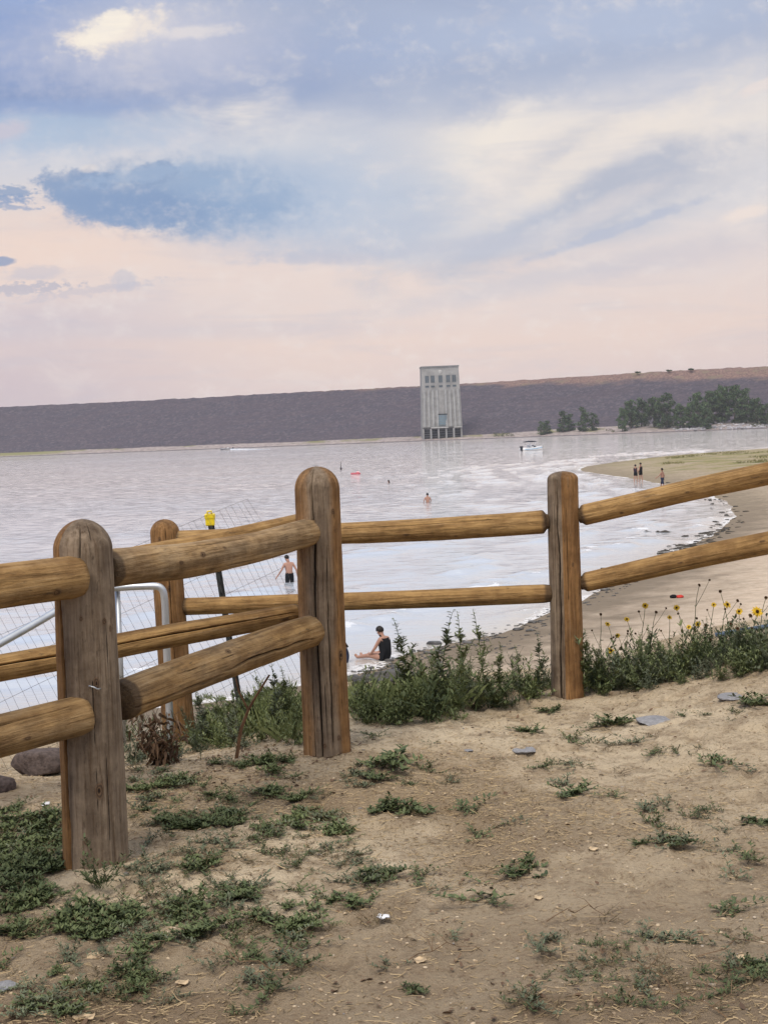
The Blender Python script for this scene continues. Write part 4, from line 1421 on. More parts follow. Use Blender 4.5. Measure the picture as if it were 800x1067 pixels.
# (pixel x of the trunk, pixel y of the top, distance behind the waterline, variant, width factor, label)
trees = [
    (564, 439, 6, 4, 1.6, 'small rounded shrubby tree at the water edge, first beside the tower'),
    (570, 438, 10, 4, 1.8, 'small shrubby tree beside the first one along the far shore'),
    (586, 428, 14, 4, 1.5, 'young tree standing alone in front of the dam'),
    (594, 431, 18, 4, 1.7, 'low young tree just behind the lone young tree'),
    (607, 424, 14, 4, 1.3, 'tall thin young tree between two smaller ones on the far bank'),
    (618, 430, 16, 4, 1.5, 'slight young tree before the gap that precedes the grove'),
    (648, 424, 8, 2, 0.9, 'round low tree opening the first grove by the water'),
    (657, 416, 18, 0, 1.0, 'medium cottonwood second in the first grove'),
    (668, 414, 24, 2, 1.1, 'open crowned cottonwood in the middle of the first grove'),
    (681, 413, 18, 0, 1.0, 'slim tall cottonwood beside the broad one in the first grove'),
    (695, 409, 14, 1, 0.9, 'broad tall cottonwood closing the first grove'),
    (708, 420, 10, 2, 1.1, 'low tree under the broad cottonwood at the grove edge'),
    (720, 418, 8, 2, 1.0, 'low round tree filling the gap between the two groves'),
    (727, 408, 14, 1, 0.85, 'dense cottonwood at the start of the larger grove'),
    (741, 407, 22, 3, 0.85, 'wide spreading cottonwood in the larger grove'),
    (752, 401, 26, 1, 0.95, 'tallest cottonwood of the larger grove, its top near the dam crest'),
    (765, 401, 24, 3, 0.85, 'tall broad cottonwood next to the tallest one'),
    (777, 404, 20, 1, 0.8, 'rounded cottonwood past the tallest pair in the larger grove'),
    (788, 414, 16, 0, 1.1, 'shorter cottonwood near the end of the larger grove'),
    (798, 420, 12, 2, 1.3, 'low tree at the end of the larger grove'),
    (735, 424, 5, 2, 1.2, 'small bushy tree low in front of the larger grove'),
    (815, 412, 16, 1, 1.0, 'cottonwood beyond the end of the larger grove'),
    (830, 420, 12, 0, 1.0, 'outlying cottonwood past the larger grove'),
]
for (px, py, back, vi, wf_, lab) in trees:
    v = ray(px, 447)
    # distance at which the ray meets the far waterline
    y0 = 690.0
    for _ in range(12): y0 = toe_y(v.x * y0) - 14 - 16 * float(sstep(40, 130, v.x * y0))
    Y = y0 + back
    X = v.x * Y; zg = H1(X, Y)
    top = at_y(px, py, Y)
    hgt_ = max(3.0, top[2] - zg)
    o = empty('cottonwood_tree', (X, Y, zg), random.random() * 6)
    k = hgt_ / 16.8
    o.scale = (k * wf_, k * wf_, k)
    tag(o, lab, 'tree', 'trees on the far shore')
    link('trunk', TV[vi][0], o); link('crown', TV[vi][1], o)

# brush at the foot of the dam and scrub on its crest
bv = []
for sd2 in (201, 202):
    tm, cm = tree_meshes(sd2, 2.2, 1.5, 12, 30, .1)
    bv.append(cm)
nb_ = 0
for (px, py, lab) in ((664.5, 391.5, 'small dark bush alone on the crest of the dam above the first grove'), (720, 388.5, 'pale low bush on the dam crest above the gap between groves'),
                      (697, 391, 'tiny bush between the two larger ones on the dam crest')):
    v = ray(px, py); Y = 735.0 - 0
    Yc = 735.0
    for _ in range(10): Yc = toe_y(v.x * Yc) + 78
    o = link('crest_bush', bv[nb_ % 2]); nb_ += 1
    zt = at_y(px, py, Yc)[2]
    o.location = (v.x * Yc, Yc, 27.6 + 1.8 * float(sstep(-60, 160, v.x * Yc)))
    o.scale = (0.62, 0.62, 0.32)
    tag(o, lab, 'bush', 'bushes along the dam crest')
# low brush strip
r_ = np.random.default_rng(55)
Pb = Plant(); Vb = []; Qb = []
xs = r_.uniform(52, 240, 700)
for x in xs:
    y = toe_y(x) - 14 - 16 * float(sstep(40, 130, x)) + 5 + abs(r_.normal(0, 9))
    if fbm(np.array([x * .06]), np.array([2.0]), 2, 3)[0] < .42: continue
    z = H1(x, y)
    rr = r_.uniform(.4, 1.1)
    for k in range(14):
        p = np.array((x, y, z)) + r_.normal(0, .55, 3) * rr * np.array((1.4, 1, .7)) + np.array((0, 0, .4 * rr))
        s_ = r_.normal(0, 1, 3); s_ /= np.linalg.norm(s_); u_ = np.cross(s_, r_.normal(0, 1, 3)); u_ /= np.linalg.norm(u_)
        w = r_.uniform(.12, .35); b_ = len(Vb)
        Vb += [p - s_ * w, p + u_ * w * .7, p + s_ * w, p - u_ * w * .6]; Qb.append((b_, b_ + 1, b_ + 2, b_ + 3))
brush = link('shore_brush', mesh_np('shore_brush', np.array(Vb), np.array(Qb), False), None, [leaf_mat('brush_leaf', (0.06, 0.075, 0.035, 1), (0.12, 0.125, 0.06, 1))])
tag(brush, 'low olive brush and dry grass along the far waterline under the trees', 'brush', kind='stuff')
# grey revetment stones below the larger grove
M_stone = plain('grey_stone', (0.30, 0.29, 0.28), 0.9, 0.2, 0.3, 4, bumpv=0.4)
mb = MB()
for k in range(420):
    x = r_.uniform(128, 215); t0 = 3 + abs(r_.normal(0, 6)) + (6 if r_.random() < .3 else 0)
    y = toe_y(x) - 30 + t0
    mb.ball((x, y, H1(x, y) + .15), (r_.uniform(.35, 1.1), r_.uniform(.3, .8), r_.uniform(.25, .6)), 6, 4, k, .25)
rv = mb.build('revetment_stones', plain('revetment_stone', (0.36, 0.35, 0.37), 0.9, 0.2, 0.35, 0.6))
tag(rv, 'loose pale grey stones heaped along the far bank below the larger grove', 'stones', kind='stuff')

# ------------------------------------------------------------------ stones, near and on the beach
def rock_mesh(seed, flat=0.6, name='rock'):
    bm = bmesh.new()
    bmesh.ops.create_icosphere(bm, subdivisions=4, radius=1)
    r_ = np.random.default_rng(seed)
    planes = [(unit(r_.normal(0, 1, 3)), r_.uniform(.55, .9)) for _ in range(11)]
    co = np.array([v.co[:] for v in bm.verts])
    for n_, d in planes:
        q = co @ n_; e = np.maximum(q - d, 0); co -= np.outer(e * .92, n_)
    nz = fbm(co[:, 0] * 2.2 + seed, co[:, 1] * 2.2 + co[:, 2] * 1.7, 4, seed % 9) - .5
    co *= (1 + .14 * nz)[:, None]
    co[:, 2] *= flat
    for v, q in zip(bm.verts, co): v.co = q
    me = bpy.data.meshes.new(name); bm.to_mesh(me); bm.free()
    me.polygons.foreach_set('use_smooth', np.full(len(me.polygons), True))
    return me


M_grey = plain('slate_stone', (0.25, 0.25, 0.26), 0.85, 0.25, 0.22, 5, bumpv=0.5)
M_tan = plain('tan_stone', (0.36, 0.28, 0.19), 0.9, 0.2, 0.25, 6, bumpv=0.4)
M_red = plain('reddish_boulder', (0.105, 0.082, 0.075), 0.9, 0.2, 0.3, 7, bumpv=0.5)
M_wetr = plain('wet_dark_rock', (0.055, 0.052, 0.05), 0.35, 0.5, 0.3, 4, bumpv=0.3)
rocks = [rock_mesh(i, f) for i, f in ((1, .62), (2, .5), (3, .7), (4, .4))]


def put_rock(nm, px, py, wpx, hf, mat, vi, lab, group=None, rot=0.0, sink=0.25, Y=None):
    p = on_ground(px, py) if Y is None else at_y(px, py, Y)
    sc = wpx * p[1] / F / 2
    me = rocks[vi].copy(); me.materials.clear(); me.materials.append(mat)
    o = bpy.data.objects.new(nm, me); COL.objects.link(o)
    o.location = (p[0], p[1], p[2] + sc * hf * (0.5 - sink))
    o.scale = (sc, sc * .85, sc * hf / .6); o.rotation_euler = (0, 0, rot)
    tag(o, lab, 'stone', group)
    return o


put_rock('flat_stone', 681, 753, 48, .28, M_grey, 3, 'flat pale grey slab on the sand before the sunflowers', rot=.3)
put_rock('flat_stone', 762, 727, 36, .25, M_grey, 1, 'flat grey stone at the edge of the weed bank below the sunflowers', rot=1.0)
put_rock('flat_stone', 547, 783, 32, .28, M_grey, 3, 'bluish grey flat stone half sunk in the sand below the slim post', rot=2.0)
put_rock('stone', 560, 711, 14, .7, M_tan, 2, 'pale tan stone lying in the weeds beside the slim post')
put_rock('stone', 640, 724, 13, .6, M_tan, 0, 'small tan stone at the edge of the weeds under the sunflowers')
put_rock('stone', 783, 690, 12, .7, M_tan, 2, 'tan stone tucked in the weeds beneath the blue hose', rot=.7)
put_rock('boulder', 42, 800, 62, .6, M_red, 0, 'big dark brown boulder behind the near grey post', rot=.4, Y=6.9)
put_rock('boulder', 0, 822, 46, .55, M_red, 2, 'rusty boulder cut off by the picture edge beside the dark brown one', rot=1.4, Y=6.4)
put_rock('stone', 6, 1030, 34, .35, M_grey, 1, 'flat blue-grey stone in the weeds below the near post', rot=.2)
put_rock('stone', 487, 783, 12, .4, M_grey, 3, 'little grey stone on bare sand between the weed sprigs')
big = [(452, 672, 17, 'biggest dark wet rock at the waterline past the tall weeds'), (523, 648, 9, 'dark rock in the shallows under the end of the rear rail'),
       (478, 664, 14, 'long dark rock on the wet sand beside the biggest one'), (552, 639, 6, 'small dark rock highest along the stony waterline'),
       (430, 679, 9, 'dark rock at the waterline closest to the seated woman')]
for i, (px, py, w, lab) in enumerate(big):
    put_rock('shore_rock', px, py, w, .45, M_wetr, i % 4, lab, 'wet rocks along the waterline', rot=i * 1.3)
small = [(416, 688), (441, 676), (466, 668), (492, 662), (503, 659), (513, 655), (530, 652), (538, 648), (546, 645), (560, 641), (568, 637), (498, 667), (517, 662), (534, 655), (385, 697), (395, 699), (376, 700), (408, 694),
         (690, 566), (697, 566.5), (686, 571)]
r_ = np.random.default_rng(12)
for i, (px, py) in enumerate(small):
    put_rock('shore_rock', px + r_.normal(0, 1.5), py + r_.normal(0, .8), r_.uniform(3, 7), .45, M_wetr, i % 4, 'small dark wet rock among others strewn along the waterline', 'small wet rocks along the waterline', rot=i)
# gravel of the strand
mb = MB()
for k in range(520):
    px = r_.uniform(365, 760)
    j = np.interp(px, [365, 420, 470, 520, 575, 640, 685, 722, 760], [703, 683, 671, 660, 638, 610, 583, 567, 548])
    p = on_ground(px, j + (r_.normal(2, 4) if r_.random() < .6 else r_.uniform(-2, 22)) * (1 if px < 600 else .5))
    s_ = r_.uniform(.015, .055) * (1 if r_.random() < .93 else 2.2)
    mb.ball((p[0], p[1], p[2] + s_ * .2), (s_ * r_.uniform(1, 2.2), s_, s_ * .5), 5, 4, k, .25)
gvl = mb.build('gravel', plain('strand_gravel', (0.10, 0.095, 0.09), 0.7, 0.3, 0.6, 6), None, True)
tag(gvl, 'dark gravel and washed-up bits strewn along the waterline', 'gravel', kind='stuff')
mb = MB()
for k in range(170):
    px = r_.uniform(690, 768); j = np.interp(px, [690, 722, 750, 768], [580, 566, 552, 540]) if r_.random() < .7 else np.interp(px, [690, 730, 757, 768], [506, 514, 524, 536])
    q = at_z(px + r_.normal(0, 6), j + r_.normal(1, 4), 0.0); zq = H1(q[0], q[1])
    if zq < -.15: continue
    s_ = r_.uniform(.03, .11)
    mb.ball((q[0], q[1], max(zq, 0) + s_ * .2), (s_ * r_.uniform(1, 3), s_, s_ * .45), 6, 4, k, .3)
wr = mb.build('wrack', plain('lake_wrack', (0.05, 0.045, 0.038), 0.8, 0.3, 0.5, 3), None, True)
tag(wr, 'dark weed wrack and debris washed up where the spit bends', 'debris', kind='stuff')
# driftwood
M_drift = plain('wet_driftwood', (0.045, 0.038, 0.032), 0.6, 0.4, 0.3, 6)
for (px, py, lab, sd2) in ((681, 558, 'dark driftwood branch stranded in the foam above the lower rail', 1), (645, 598, 'tangle of dark driftwood just over the lower rail beside the slim post', 2)):
    p = on_ground(px, py); rr = random.Random(sd2); mb = MB()
    for k in range(6):
        a = rr.uniform(-.5, .5) + (PI if k % 2 else 0); L = rr.uniform(.4, 1.25)
        mb.tube([(0, 0, .05), (math.cos(a) * L * .5, math.sin(a) * L * .5, .12 + rr.uniform(0, .12)), (math.cos(a) * L, math.sin(a) * L, rr.uniform(.02, .25))], [.09, .06, .02], 6)
    o = mb.build('driftwood', M_drift, None, True); o.location = p
    tag(o, lab, 'driftwood', 'driftwood at the waterline')
# red and black bundle
p = on_ground(705, 623)
bd = empty('bundle', tuple(p)); bd.scale = (.75, .75, .75); tag(bd, 'red and black bundle of clothes dropped on the bare beach sand', 'clothes')
mb = MB(); mb.ball((.12, 0, .05), (.17, .14, .075), 14, 8, 4, .18); mb.build('red_cloth', plain('red_cloth', (0.50, 0.05, 0.04), .9, .1, .2, 12), bd, True)
mb = MB(); mb.ball((-.16, .02, .06), (.15, .13, .085), 14, 8, 5, .18); mb.build('black_cloth', plain('black_cloth', (0.015, 0.015, 0.018), .9, .1, .2, 12), bd, True)

# ------------------------------------------------------------------ people
M_skin = plain('skin', (0.40, 0.225, 0.165), .6, .3, .08, 8)
M_skin2 = plain('skin_tan', (0.34, 0.185, 0.13), .6, .3, .08, 8)
M_black = plain('black_fabric', (0.010, 0.011, 0.014), .85, .2, .2, 20)
M_navy = plain('navy_fabric', (0.022, 0.028, 0.055), .85, .2, .2, 20)
M_dkt = plain('dark_top', (0.030, 0.022, 0.034), .85, .2, .2, 20)
M_hair = plain('dark_hair', (0.012, 0.009, 0.007), .6, .3, .3, 60)
M_eye = plain('eye_dark', (0.01, 0.008, 0.006), .3, .5, .1, 5)


def skin_mesh(name, J, E, root, sub=2):
    keys = list(J)
    me = bpy.data.meshes.new(name + '_cage')
    me.from_pydata([J[k][0] for k in keys], [(keys.index(a), keys.index(b_)) for a, b_ in E], [])
    o = bpy.data.objects.new(name + '_cage', me); COL.objects.link(o)
    o.modifiers.new('s', 'SKIN')
    for i, k in enumerate(keys):
        d = me.skin_vertices[0].data[i]
        r_ = J[k][1]
        d.radius = r_ if isinstance(r_, tuple) else (r_, r_)
        d.use_root = (k == root)
    m2 = o.modifiers.new('d', 'SUBSURF'); m2.levels = sub; m2.render_levels = sub
    dg = bpy.context.evaluated_depsgraph_get()
    out = bpy.data.meshes.new_from_object(o.evaluated_get(dg))
    out.name = name
    bpy.data.objects.remove(o); bpy.data.meshes.remove(me)
    out.polygons.foreach_set('use_smooth', np.full(len(out.polygons), True))
    return out


def add_fingers(J, E, side, hand, d, palm_n, s=1.0):
    """five unequal bent fingers rooted in the palm"""
    d = Vector(d).normalized(); n = Vector(palm_n).normalized(); w = d.cross(n).normalized()
    h = Vector(J[hand][0])
    for i, (off, L) in enumerate(((-.030, .062), (-.010, .074), (.010, .070), (.029, .054))):
        a = h + d * .045 + w * off * .9; b_ = a + d * L * .55 + n * .006; c_ = b_ + d * L * .40 + n * .022
        for q, p_, r_ in (('a', a, .0105), ('b', b_, .0095), ('c', c_, .008)):
            J['%s_f%d%s' % (side, i, q)] = (tuple(p_), r_ * s)
        E += [(hand, '%s_f%da' % (side, i)), ('%s_f%da' % (side, i), '%s_f%db' % (side, i)), ('%s_f%db' % (side, i), '%s_f%dc' % (side, i))]
    a = h + w * (-.035) + d * .005; b_ = a + w * (-.022) + d * .030
    J[side + '_t1'] = (tuple(a), .012 * s); J[side + '_t2'] = (tuple(b_), .009 * s)
    E += [(hand, side + '_t1'), (side + '_t1', side + '_t2')]


def person(loc, rz, J, clothes, lab, skin, hair='short', scale=1.0, group=None, fingers=True, head_dir=(0, 1, -.2)):
    E = [('pelvis', 'belly'), ('belly', 'chest'), ('chest', 'neck'), ('neck', 'head0'), ('head0', 'head1'), ('head1', 'head2')]
    for s_ in 'LR':
        E += [('chest', 'sh' + s_), ('sh' + s_, 'el' + s_), ('el' + s_, 'wr' + s_), ('wr' + s_, 'ha' + s_),
              ('pelvis', 'hip' + s_), ('hip' + s_, 'kn' + s_), ('kn' + s_, 'an' + s_), ('an' + s_, 'to' + s_)]
    J = dict(J)
    if fingers:
        for s_ in 'LR':
            d = Vector(J['ha' + s_][0]) - Vector(J['wr' + s_][0])
            add_fingers(J, E, s_, 'ha' + s_, d, (1 if s_ == 'L' else -1, .3, -.2))
    body = skin_mesh('person', J, E, 'pelvis')
    root = bpy.data.objects.new('person', body); COL.objects.link(root)
    body.materials.append(skin)
    root.location = loc; root.rotation_euler = (0, 0, rz); root.scale = (scale,) * 3
    tag(root, lab, 'person', group)
    # face: nose, brow and eyes turned with the head
    h = Vector(J['head1'][0]); f = Vector(head_dir).normalized(); sx = f.cross(Vector((0, 0, 1))).normalized(); up = sx.cross(f)
    mb = MB()
    for s_ in (-1, 1):
        q = h + f * .086 + sx * .031 * s_ + up * -.012; mb.ball(q, .010, 8, 6)
    mb.build('eyes', M_eye, root, True)
    mb = MB()
    q = h + f * .088 - up * .03
    mb.loft([[q + up * .035 + sx * .006 - f * .01, q + up * .035 - sx * .006 - f * .01, q + up * .03 - f * .02, q + up * .03 + sx * .004 - f * .02],
             [q - up * .012 + sx * .016, q - up * .012 - sx * .016, q - up * .02 - f * .02 - sx * .01, q - up * .02 - f * .02 + sx * .01]])
    mb.build('nose', skin, root, True)
    mb = MB()
    for s_ in (-1, 1): mb.ball(h + sx * .09 * s_ - up * .02, (.014, .022, .032), 8, 6)
    mb.build('ears', skin, root, True)
    mb = MB(); q = h + f * .078 - up * .068; mb.ball(q, (.024, .012, .007), 8, 5); mb.build('mouth', plain('lips', (.35, .13, .11), .5, .3, .1, 9), root, True)
    mb = MB()
    c0 = h - f * .016 + up * .022
    nu, nv = 22, 12; rings = []
    rr = random.Random(4)
    for j in range(nv):
        th = PI * .5 - j * (PI * .5 + .95) / (nv - 1) + 1e-3
        ring = []
        for i in range(nu):
            a = 2 * PI * i / nu
            fr = math.cos(a)                    # 1 = forehead side
            t2 = max(th, -.95 + (1.15 if fr > .35 else .45 * (fr + 1)))
            k = .104 * (1 + .05 * rr.uniform(-1, 1))
            ring.append(c0 + (f * math.cos(a) + sx * math.sin(a)) * k * math.cos(t2) + up * k * math.sin(t2) * 1.04)
        rings.append(ring)
    mb.loft(rings, True)
    if hair == 'long':
        mb.loft([[c0 - f * (.05 + .05 * math.cos(a)) + sx * .085 * math.sin(a) * w - up * z for a in [2 * PI * i / 12 for i in range(12)]] for z, w in ((0, 1.), (.1, 1.1), (.2, 1.0), (.3, .7), (.33, .3))])
    if hair == 'bun': mb.ball(c0 - f * .10 + up * .04, .05, 10, 7, 3, .08)
    mb.build('hair', M_hair, root, True)
    co = np.empty(len(body.vertices) * 3, np.float32); body.vertices.foreach_get('co', co); co = co.reshape(-1, 3)
    no = np.empty(len(body.vertices) * 3, np.float32); body.vertices.foreach_get('normal', no); no = no.reshape(-1, 3)
    for (nm, pred, mat, off) in clothes:
        keep = pred(co[:, 0], co[:, 1], co[:, 2])
        fs = [tuple(p_.vertices) for p_ in body.polygons if keep[list(p_.vertices)].sum() >= len(p_.vertices) - 1]
        used = sorted({v_ for f_ in fs for v_ in f_}); ix = {v_: k_ for k_, v_ in enumerate(used)}
        cm = bpy.data.meshes.new(nm)
        cm.from_pydata([tuple(co[v_] + no[v_] * off) for v_ in used], [], [tuple(ix[v_] for v_ in f_) for f_ in fs])
        cm.polygons.foreach_set('use_smooth', np.full(len(fs), True))
        link(nm, cm, root, [mat])
    return root


def standing(arm_l=((-.24, -.02, 1.15), (-.27, .05, .92)), arm_r=((.24, -.02, 1.15), (.27, .05, .92)), leg=.0, bend=0.0, female=False, head=(0, 0)):
    sw = .155 if female else .185
    J = dict(pelvis=((0, 0, .96), (.135, .115)), belly=((0, 0.01 + bend * .3, 1.10), .118 if female else .128), chest=((0, bend, 1.31), .135 if female else .155), neck=((0, bend * 1.3, 1.47), .060),
             head0=((head[0] * .5, bend * 1.5 + .015 + head[1] * .5, 1.565), .078), head1=((head[0], bend * 1.6 + .025 + head[1], 1.655), .094), head2=((head[0], bend * 1.6 + .01 + head[1], 1.735), .052))
    for s_, sg in (('L', -1), ('R', 1)):
        el, wr = arm_l if s_ == 'L' else arm_r
        J['sh' + s_] = ((sg * sw, bend, 1.415), .062); J['el' + s_] = (el, .043); J['wr' + s_] = (wr, .030)
        d = (Vector(wr) - Vector(el)).normalized()
        J['ha' + s_] = (tuple(Vector(wr) + d * .06), .034)
        lg = leg * sg
        J['hip' + s_] = ((sg * .095, 0, .90), .100); J['kn' + s_] = ((sg * .105, .02 + lg, .50), .062)
        J['an' + s_] = ((sg * .11, -.02 + lg * 1.7, .09), .040); J['to' + s_] = ((sg * .12, .12 + lg * 1.7, .035), .036)
    return J


def shorts(J, mat, low=.62):
    return ('shorts', lambda x, y, z: (z < 1.03) & (z > low) & (np.abs(x) < .225), mat, .014)


def top(J, mat, nm='tank_top'):
    return (nm, lambda x, y, z: (z > .94) & (z < 1.40) & (np.abs(x) < .19 + .03 * (z > 1.34)) | ((np.abs(np.abs(x) - .09) < .035) & (z >= 1.38) & (z < 1.50)), mat, .010)


# seated woman by the water
J = dict(pelvis=((0, 0, .14), (.155, .14)), belly=((0, .0, .30), .135), chest=((0, .03, .48), .142), neck=((0, .085, .645), .058), head0=((0, .13, .715), .075), head1=((0, .165, .79), .092), head2=((0, .165, .868), .052))
for s_, sg in (('L', -1), ('R', 1)):
    J['sh' + s_] = ((sg * .165, .05, .59), .060); J['el' + s_] = ((sg * .22, .18, .36), .043); J['wr' + s_] = ((sg * .17, .36, .20), .030); J['ha' + s_] = ((sg * .15, .42, .19), .034)
    J['hip' + s_] = ((sg * .10, .04, .12), .105); J['kn' + s_] = ((sg * .11, .46, .15), .066); J['an' + s_] = ((sg * .10, .88, .07), .042); J['to' + s_] = ((sg * .12, .94, .16), .036)
p = on_ground(402, 688.5)
suit = ('swimsuit', lambda x, y, z: ((z < .57) & (z > -.1) & (np.abs(x) < .185 - .03 * (y > .10)) & (y < .15)) | ((np.abs(np.abs(x) - .075) < .022) & (z >= .55) & (z < .70) & (y < .16)), M_black, .010)
person((p[0], p[1], p[2] - .02), R(52), J, [suit], 'woman in a black swimsuit sitting on the stony waterline with head bowed', M_skin, 'short', 1.0, head_dir=(0, .8, -.55))
# dark-haired companion behind the centre post
J2 = {k: v for k, v in J.items()}
p = on_ground(361, 692)
person((p[0], p[1], p[2] - .02), R(95), J2, [('swimsuit', suit[1], M_navy, .010)], 'long-haired companion seated beside the woman in black, mostly behind the tall post', M_skin, 'long', .80, head_dir=(0, .8, -.5))
# wading man
J = standing(((-.34, -.02, 1.17), (-.50, .06, .93)), ((.30, -.03, 1.15), (.36, .04, .90)), bend=.05, head=(-.05, .04))
w0 = at_z(302, 607, 0)
person((w0[0], w0[1], -.60), R(20), J, [shorts(J, M_black, .60)], 'bare-backed man in black shorts wading thigh-deep with arms held out', M_skin, 'short', .96, head_dir=(-.5, .8, -.4))
# pair at the tip of the spit
J = standing(((-.25, .05, 1.15), (-.12, .2, 1.02)), ((.22, .02, 1.15), (.26, .10, .95)), leg=.05, female=True)
p = at_z(662, 502.3, .0)
person((p[0], p[1], -.05), R(-40), J, [shorts(J, M_black, .66), top(J, M_dkt)], 'shorter of the couple at the spit, in a dark top and shorts', M_skin, 'bun', .98, 'couple at the spit')
J = standing(((-.22, .02, 1.15), (-.20, .12, .95)), leg=-.05)
p = at_z(667.5, 501.5, .0)
person((p[0], p[1], -.05), R(50), J, [shorts(J, M_black, .62), top(J, M_black)], 'taller of the couple at the spit, dressed all in black', M_skin, 'short', 1.05, 'couple at the spit')
J = standing(((-.30, .12, 1.18), (-.34, .30, 1.05)), ((.25, -.05, 1.15), (.28, .02, .93)), leg=.14)
p = at_z(690, 509.5, .0)
person((p[0], p[1], -.10), R(55), J, [shorts(J, M_navy, .50)], 'bare-chested man in long navy shorts walking along the edge of the spit', M_skin2, 'short', 1.06)
# swimmers
J = standing(((-.30, .05, 1.15), (-.26, .22, 1.0)), ((.30, .05, 1.15), (.26, .22, 1.0)))
p = at_z(445.5, 523.5, 0)
person((p[0], p[1], -1.02), R(15), J, [shorts(J, M_black)], 'swimmer standing chest-deep alone in the open water', M_skin, 'bun', 1.0)
J = standing()
p = at_z(405, 503.2, 0)
person((p[0], p[1], -1.45), R(60), J, [top(J, M_black, 'swimsuit')], 'swimmer of whom only the dark wet head shows above the water', M_skin2, 'long', 1.0)

# ------------------------------------------------------------------ boats and floats
M_white = plain('boat_white', (0.74, 0.75, 0.76), .3, .5, .05, 2)
M_lblue = plain('boat_blue', (0.30, 0.48, 0.66), .3, .5, .08, 2)
M_canvas = plain('bimini_canvas', (0.020, 0.025, 0.035), .9, .1, .2, 3)


def motorboat(loc, rz, lab, hull_m, stripe_m, L=5.6, bimini=True):
    o = empty('motor_boat', loc, rz); tag(o, lab, 'boat', 'boats on the lake')
    n = 13
    def sect(u, zs):
        w = 1.12 * (1 - max(0, u - .45) ** 2 / .31) if u > .45 else 1.12 * (.92 + .08 * u / .45)
        sheer = .72 + .35 * max(0, u - .3) ** 1.6
        out = []
        for f_, zf in zs(w, sheer, u): out.append((f_, (u - .5) * L, zf))
        return out
    rings = []
    for k in range(n):
        u = k / (n - 1); w = max(.03, (1.12 * (1 - max(0, u - .4) ** 2.2 / .36)))
        sh = .62 + .40 * max(0, u - .2) ** 1.5; kz = -.35 + .75 * max(0, u - .6) ** 1.8
        y = (u - .5) * L + (0.1 if u > .95 else 0)
        rings.append([(-w, y, sh), (-w * 1.0, y, sh - .18), (-w * .86, y, (sh + kz) * .35), (0, y, kz), (w * .86, y, (sh + kz) * .35), (w, y, sh - .18), (w, y, sh), (w * .8, y, sh + .03), (0, y, sh + .04), (-w * .8, y, sh + .03)])
    mb = MB(); mb.loft(rings); mb.build('hull', hull_m, o, True)
    mb = MB()
    for s_ in (-1, 1):
        prev = []
        for k in range(n):
            w = abs(rings[k][0][0]); y = rings[k][0][1]; sh = rings[k][0][2]
            prev.append([(s_ * (w + .012), y, sh - .20), (s_ * (w + .02), y, sh - .20), (s_ * (w * .93 + .02), y, sh - .40), (s_ * (w * .93 + .012), y, sh - .40)])
        mb.loft(prev)
    mb.build('stripe', stripe_m, o, True)
    mb = MB(); mb.loft([[(-.95, .4, .72), (.95, .4, .72), (.95, .55, .72), (-.95, .55, .72)], [(-.8, .15, 1.15), (.8, .15, 1.15), (.8, .19, 1.15), (-.8, .19, 1.15)]])
    mb.build('windshield', glassd, o)
    for x in (-.5, .5):
        mb = MB(); mb.box((x, -.4, .78), (.5, .5, .35)); mb.box((x, -.66, 1.05), (.5, .12, .5)); mb.build('seat', M_white, o)
    mb = MB(); mb.box((0, -L / 2 - .15, .45), (.45, .4, .8)); mb.box((0, -L / 2 - .17, .9), (.5, .55, .3)); mb.build('outboard_motor', M_canvas, o)
    if bimini:
        mb = MB()
        for k in range(5): pass
        mb.loft([[(-1.0, y, 2.0 + .10 * math.cos((y + .5) * 1.2)), (0, y, 2.10 + .10 * math.cos((y + .5) * 1.2)), (1.0, y, 2.0 + .10 * math.cos((y + .5) * 1.2)), (1.0, y, 1.9), (-1.0, y, 1.9)] for y in np.linspace(-1.7, .7, 6)])
        mb.build('bimini', M_canvas, o, True)
        mb = MB()
        for s_ in (-1, 1):
            for y in (-1.6, .6): mb.tube([(s_ * 1.05, -.5, .7), (s_ * .98, y, 1.95)], .03, 6)
        mb.build('bimini_frame', M_galv, o, True)
    mb = MB(); mb.tube([(-.5, -1.0, 1.25), (-.5, -1.0, 1.6)], [.2, .16], 8); mb.ball((-.5, -1.0, 1.78), .13, 8, 6)
    return o


p = at_z(554, 469.3, 0)
motorboat((p[0], p[1], 0), R(-58), 'white and pale blue motor boat with a dark canvas top near the far grove', M_white, M_lblue)
p = at_z(236.5, 468.8, 0)
motorboat((p[0], p[1], 0), R(86), 'dark speedboat running along the foot of the dam trailing white wake', M_navy, M_white, 5.2, False)
# its wake
wk = []; q_ = []
r_ = np.random.default_rng(3)
N = 40
for k in range(N):
    f = k / (N - 1)
    c_ = at_z(240 + 42 * f, 468.8 - 0.7 * f, 0)
    w = (1.0 + 3.5 * f) * r_.uniform(.5, 1.2)
    wk += [(c_[0], c_[1] - w, .06), (c_[0], c_[1], .45 * (1 - f) + .10), (c_[0], c_[1] + w, .06)]
    if k: b_ = 3 * (k - 1); q_ += [(b_, b_ + 1, b_ + 4, b_ + 3), (b_ + 1, b_ + 2, b_ + 5, b_ + 4)]
fm, t, b = new_mat('wake_foam')
fn_ = t.noise(t.mapping(t.coord('Object'), (.3, 1, 1)), 1.2, 5, .7)
t.put(b.inputs['Base Color'], t.mix(t.map(fn_, .42, .58), srgb(160, 172, 186), srgb(235, 236, 238)))
b.inputs['Roughness'].default_value = .6
wko = link('boat_wake', mesh_np('boat_wake', np.array(wk), np.array(q_)), None, [fm])
tag(wko, 'white churned wake behind the dark speedboat', 'wake', kind='stuff')
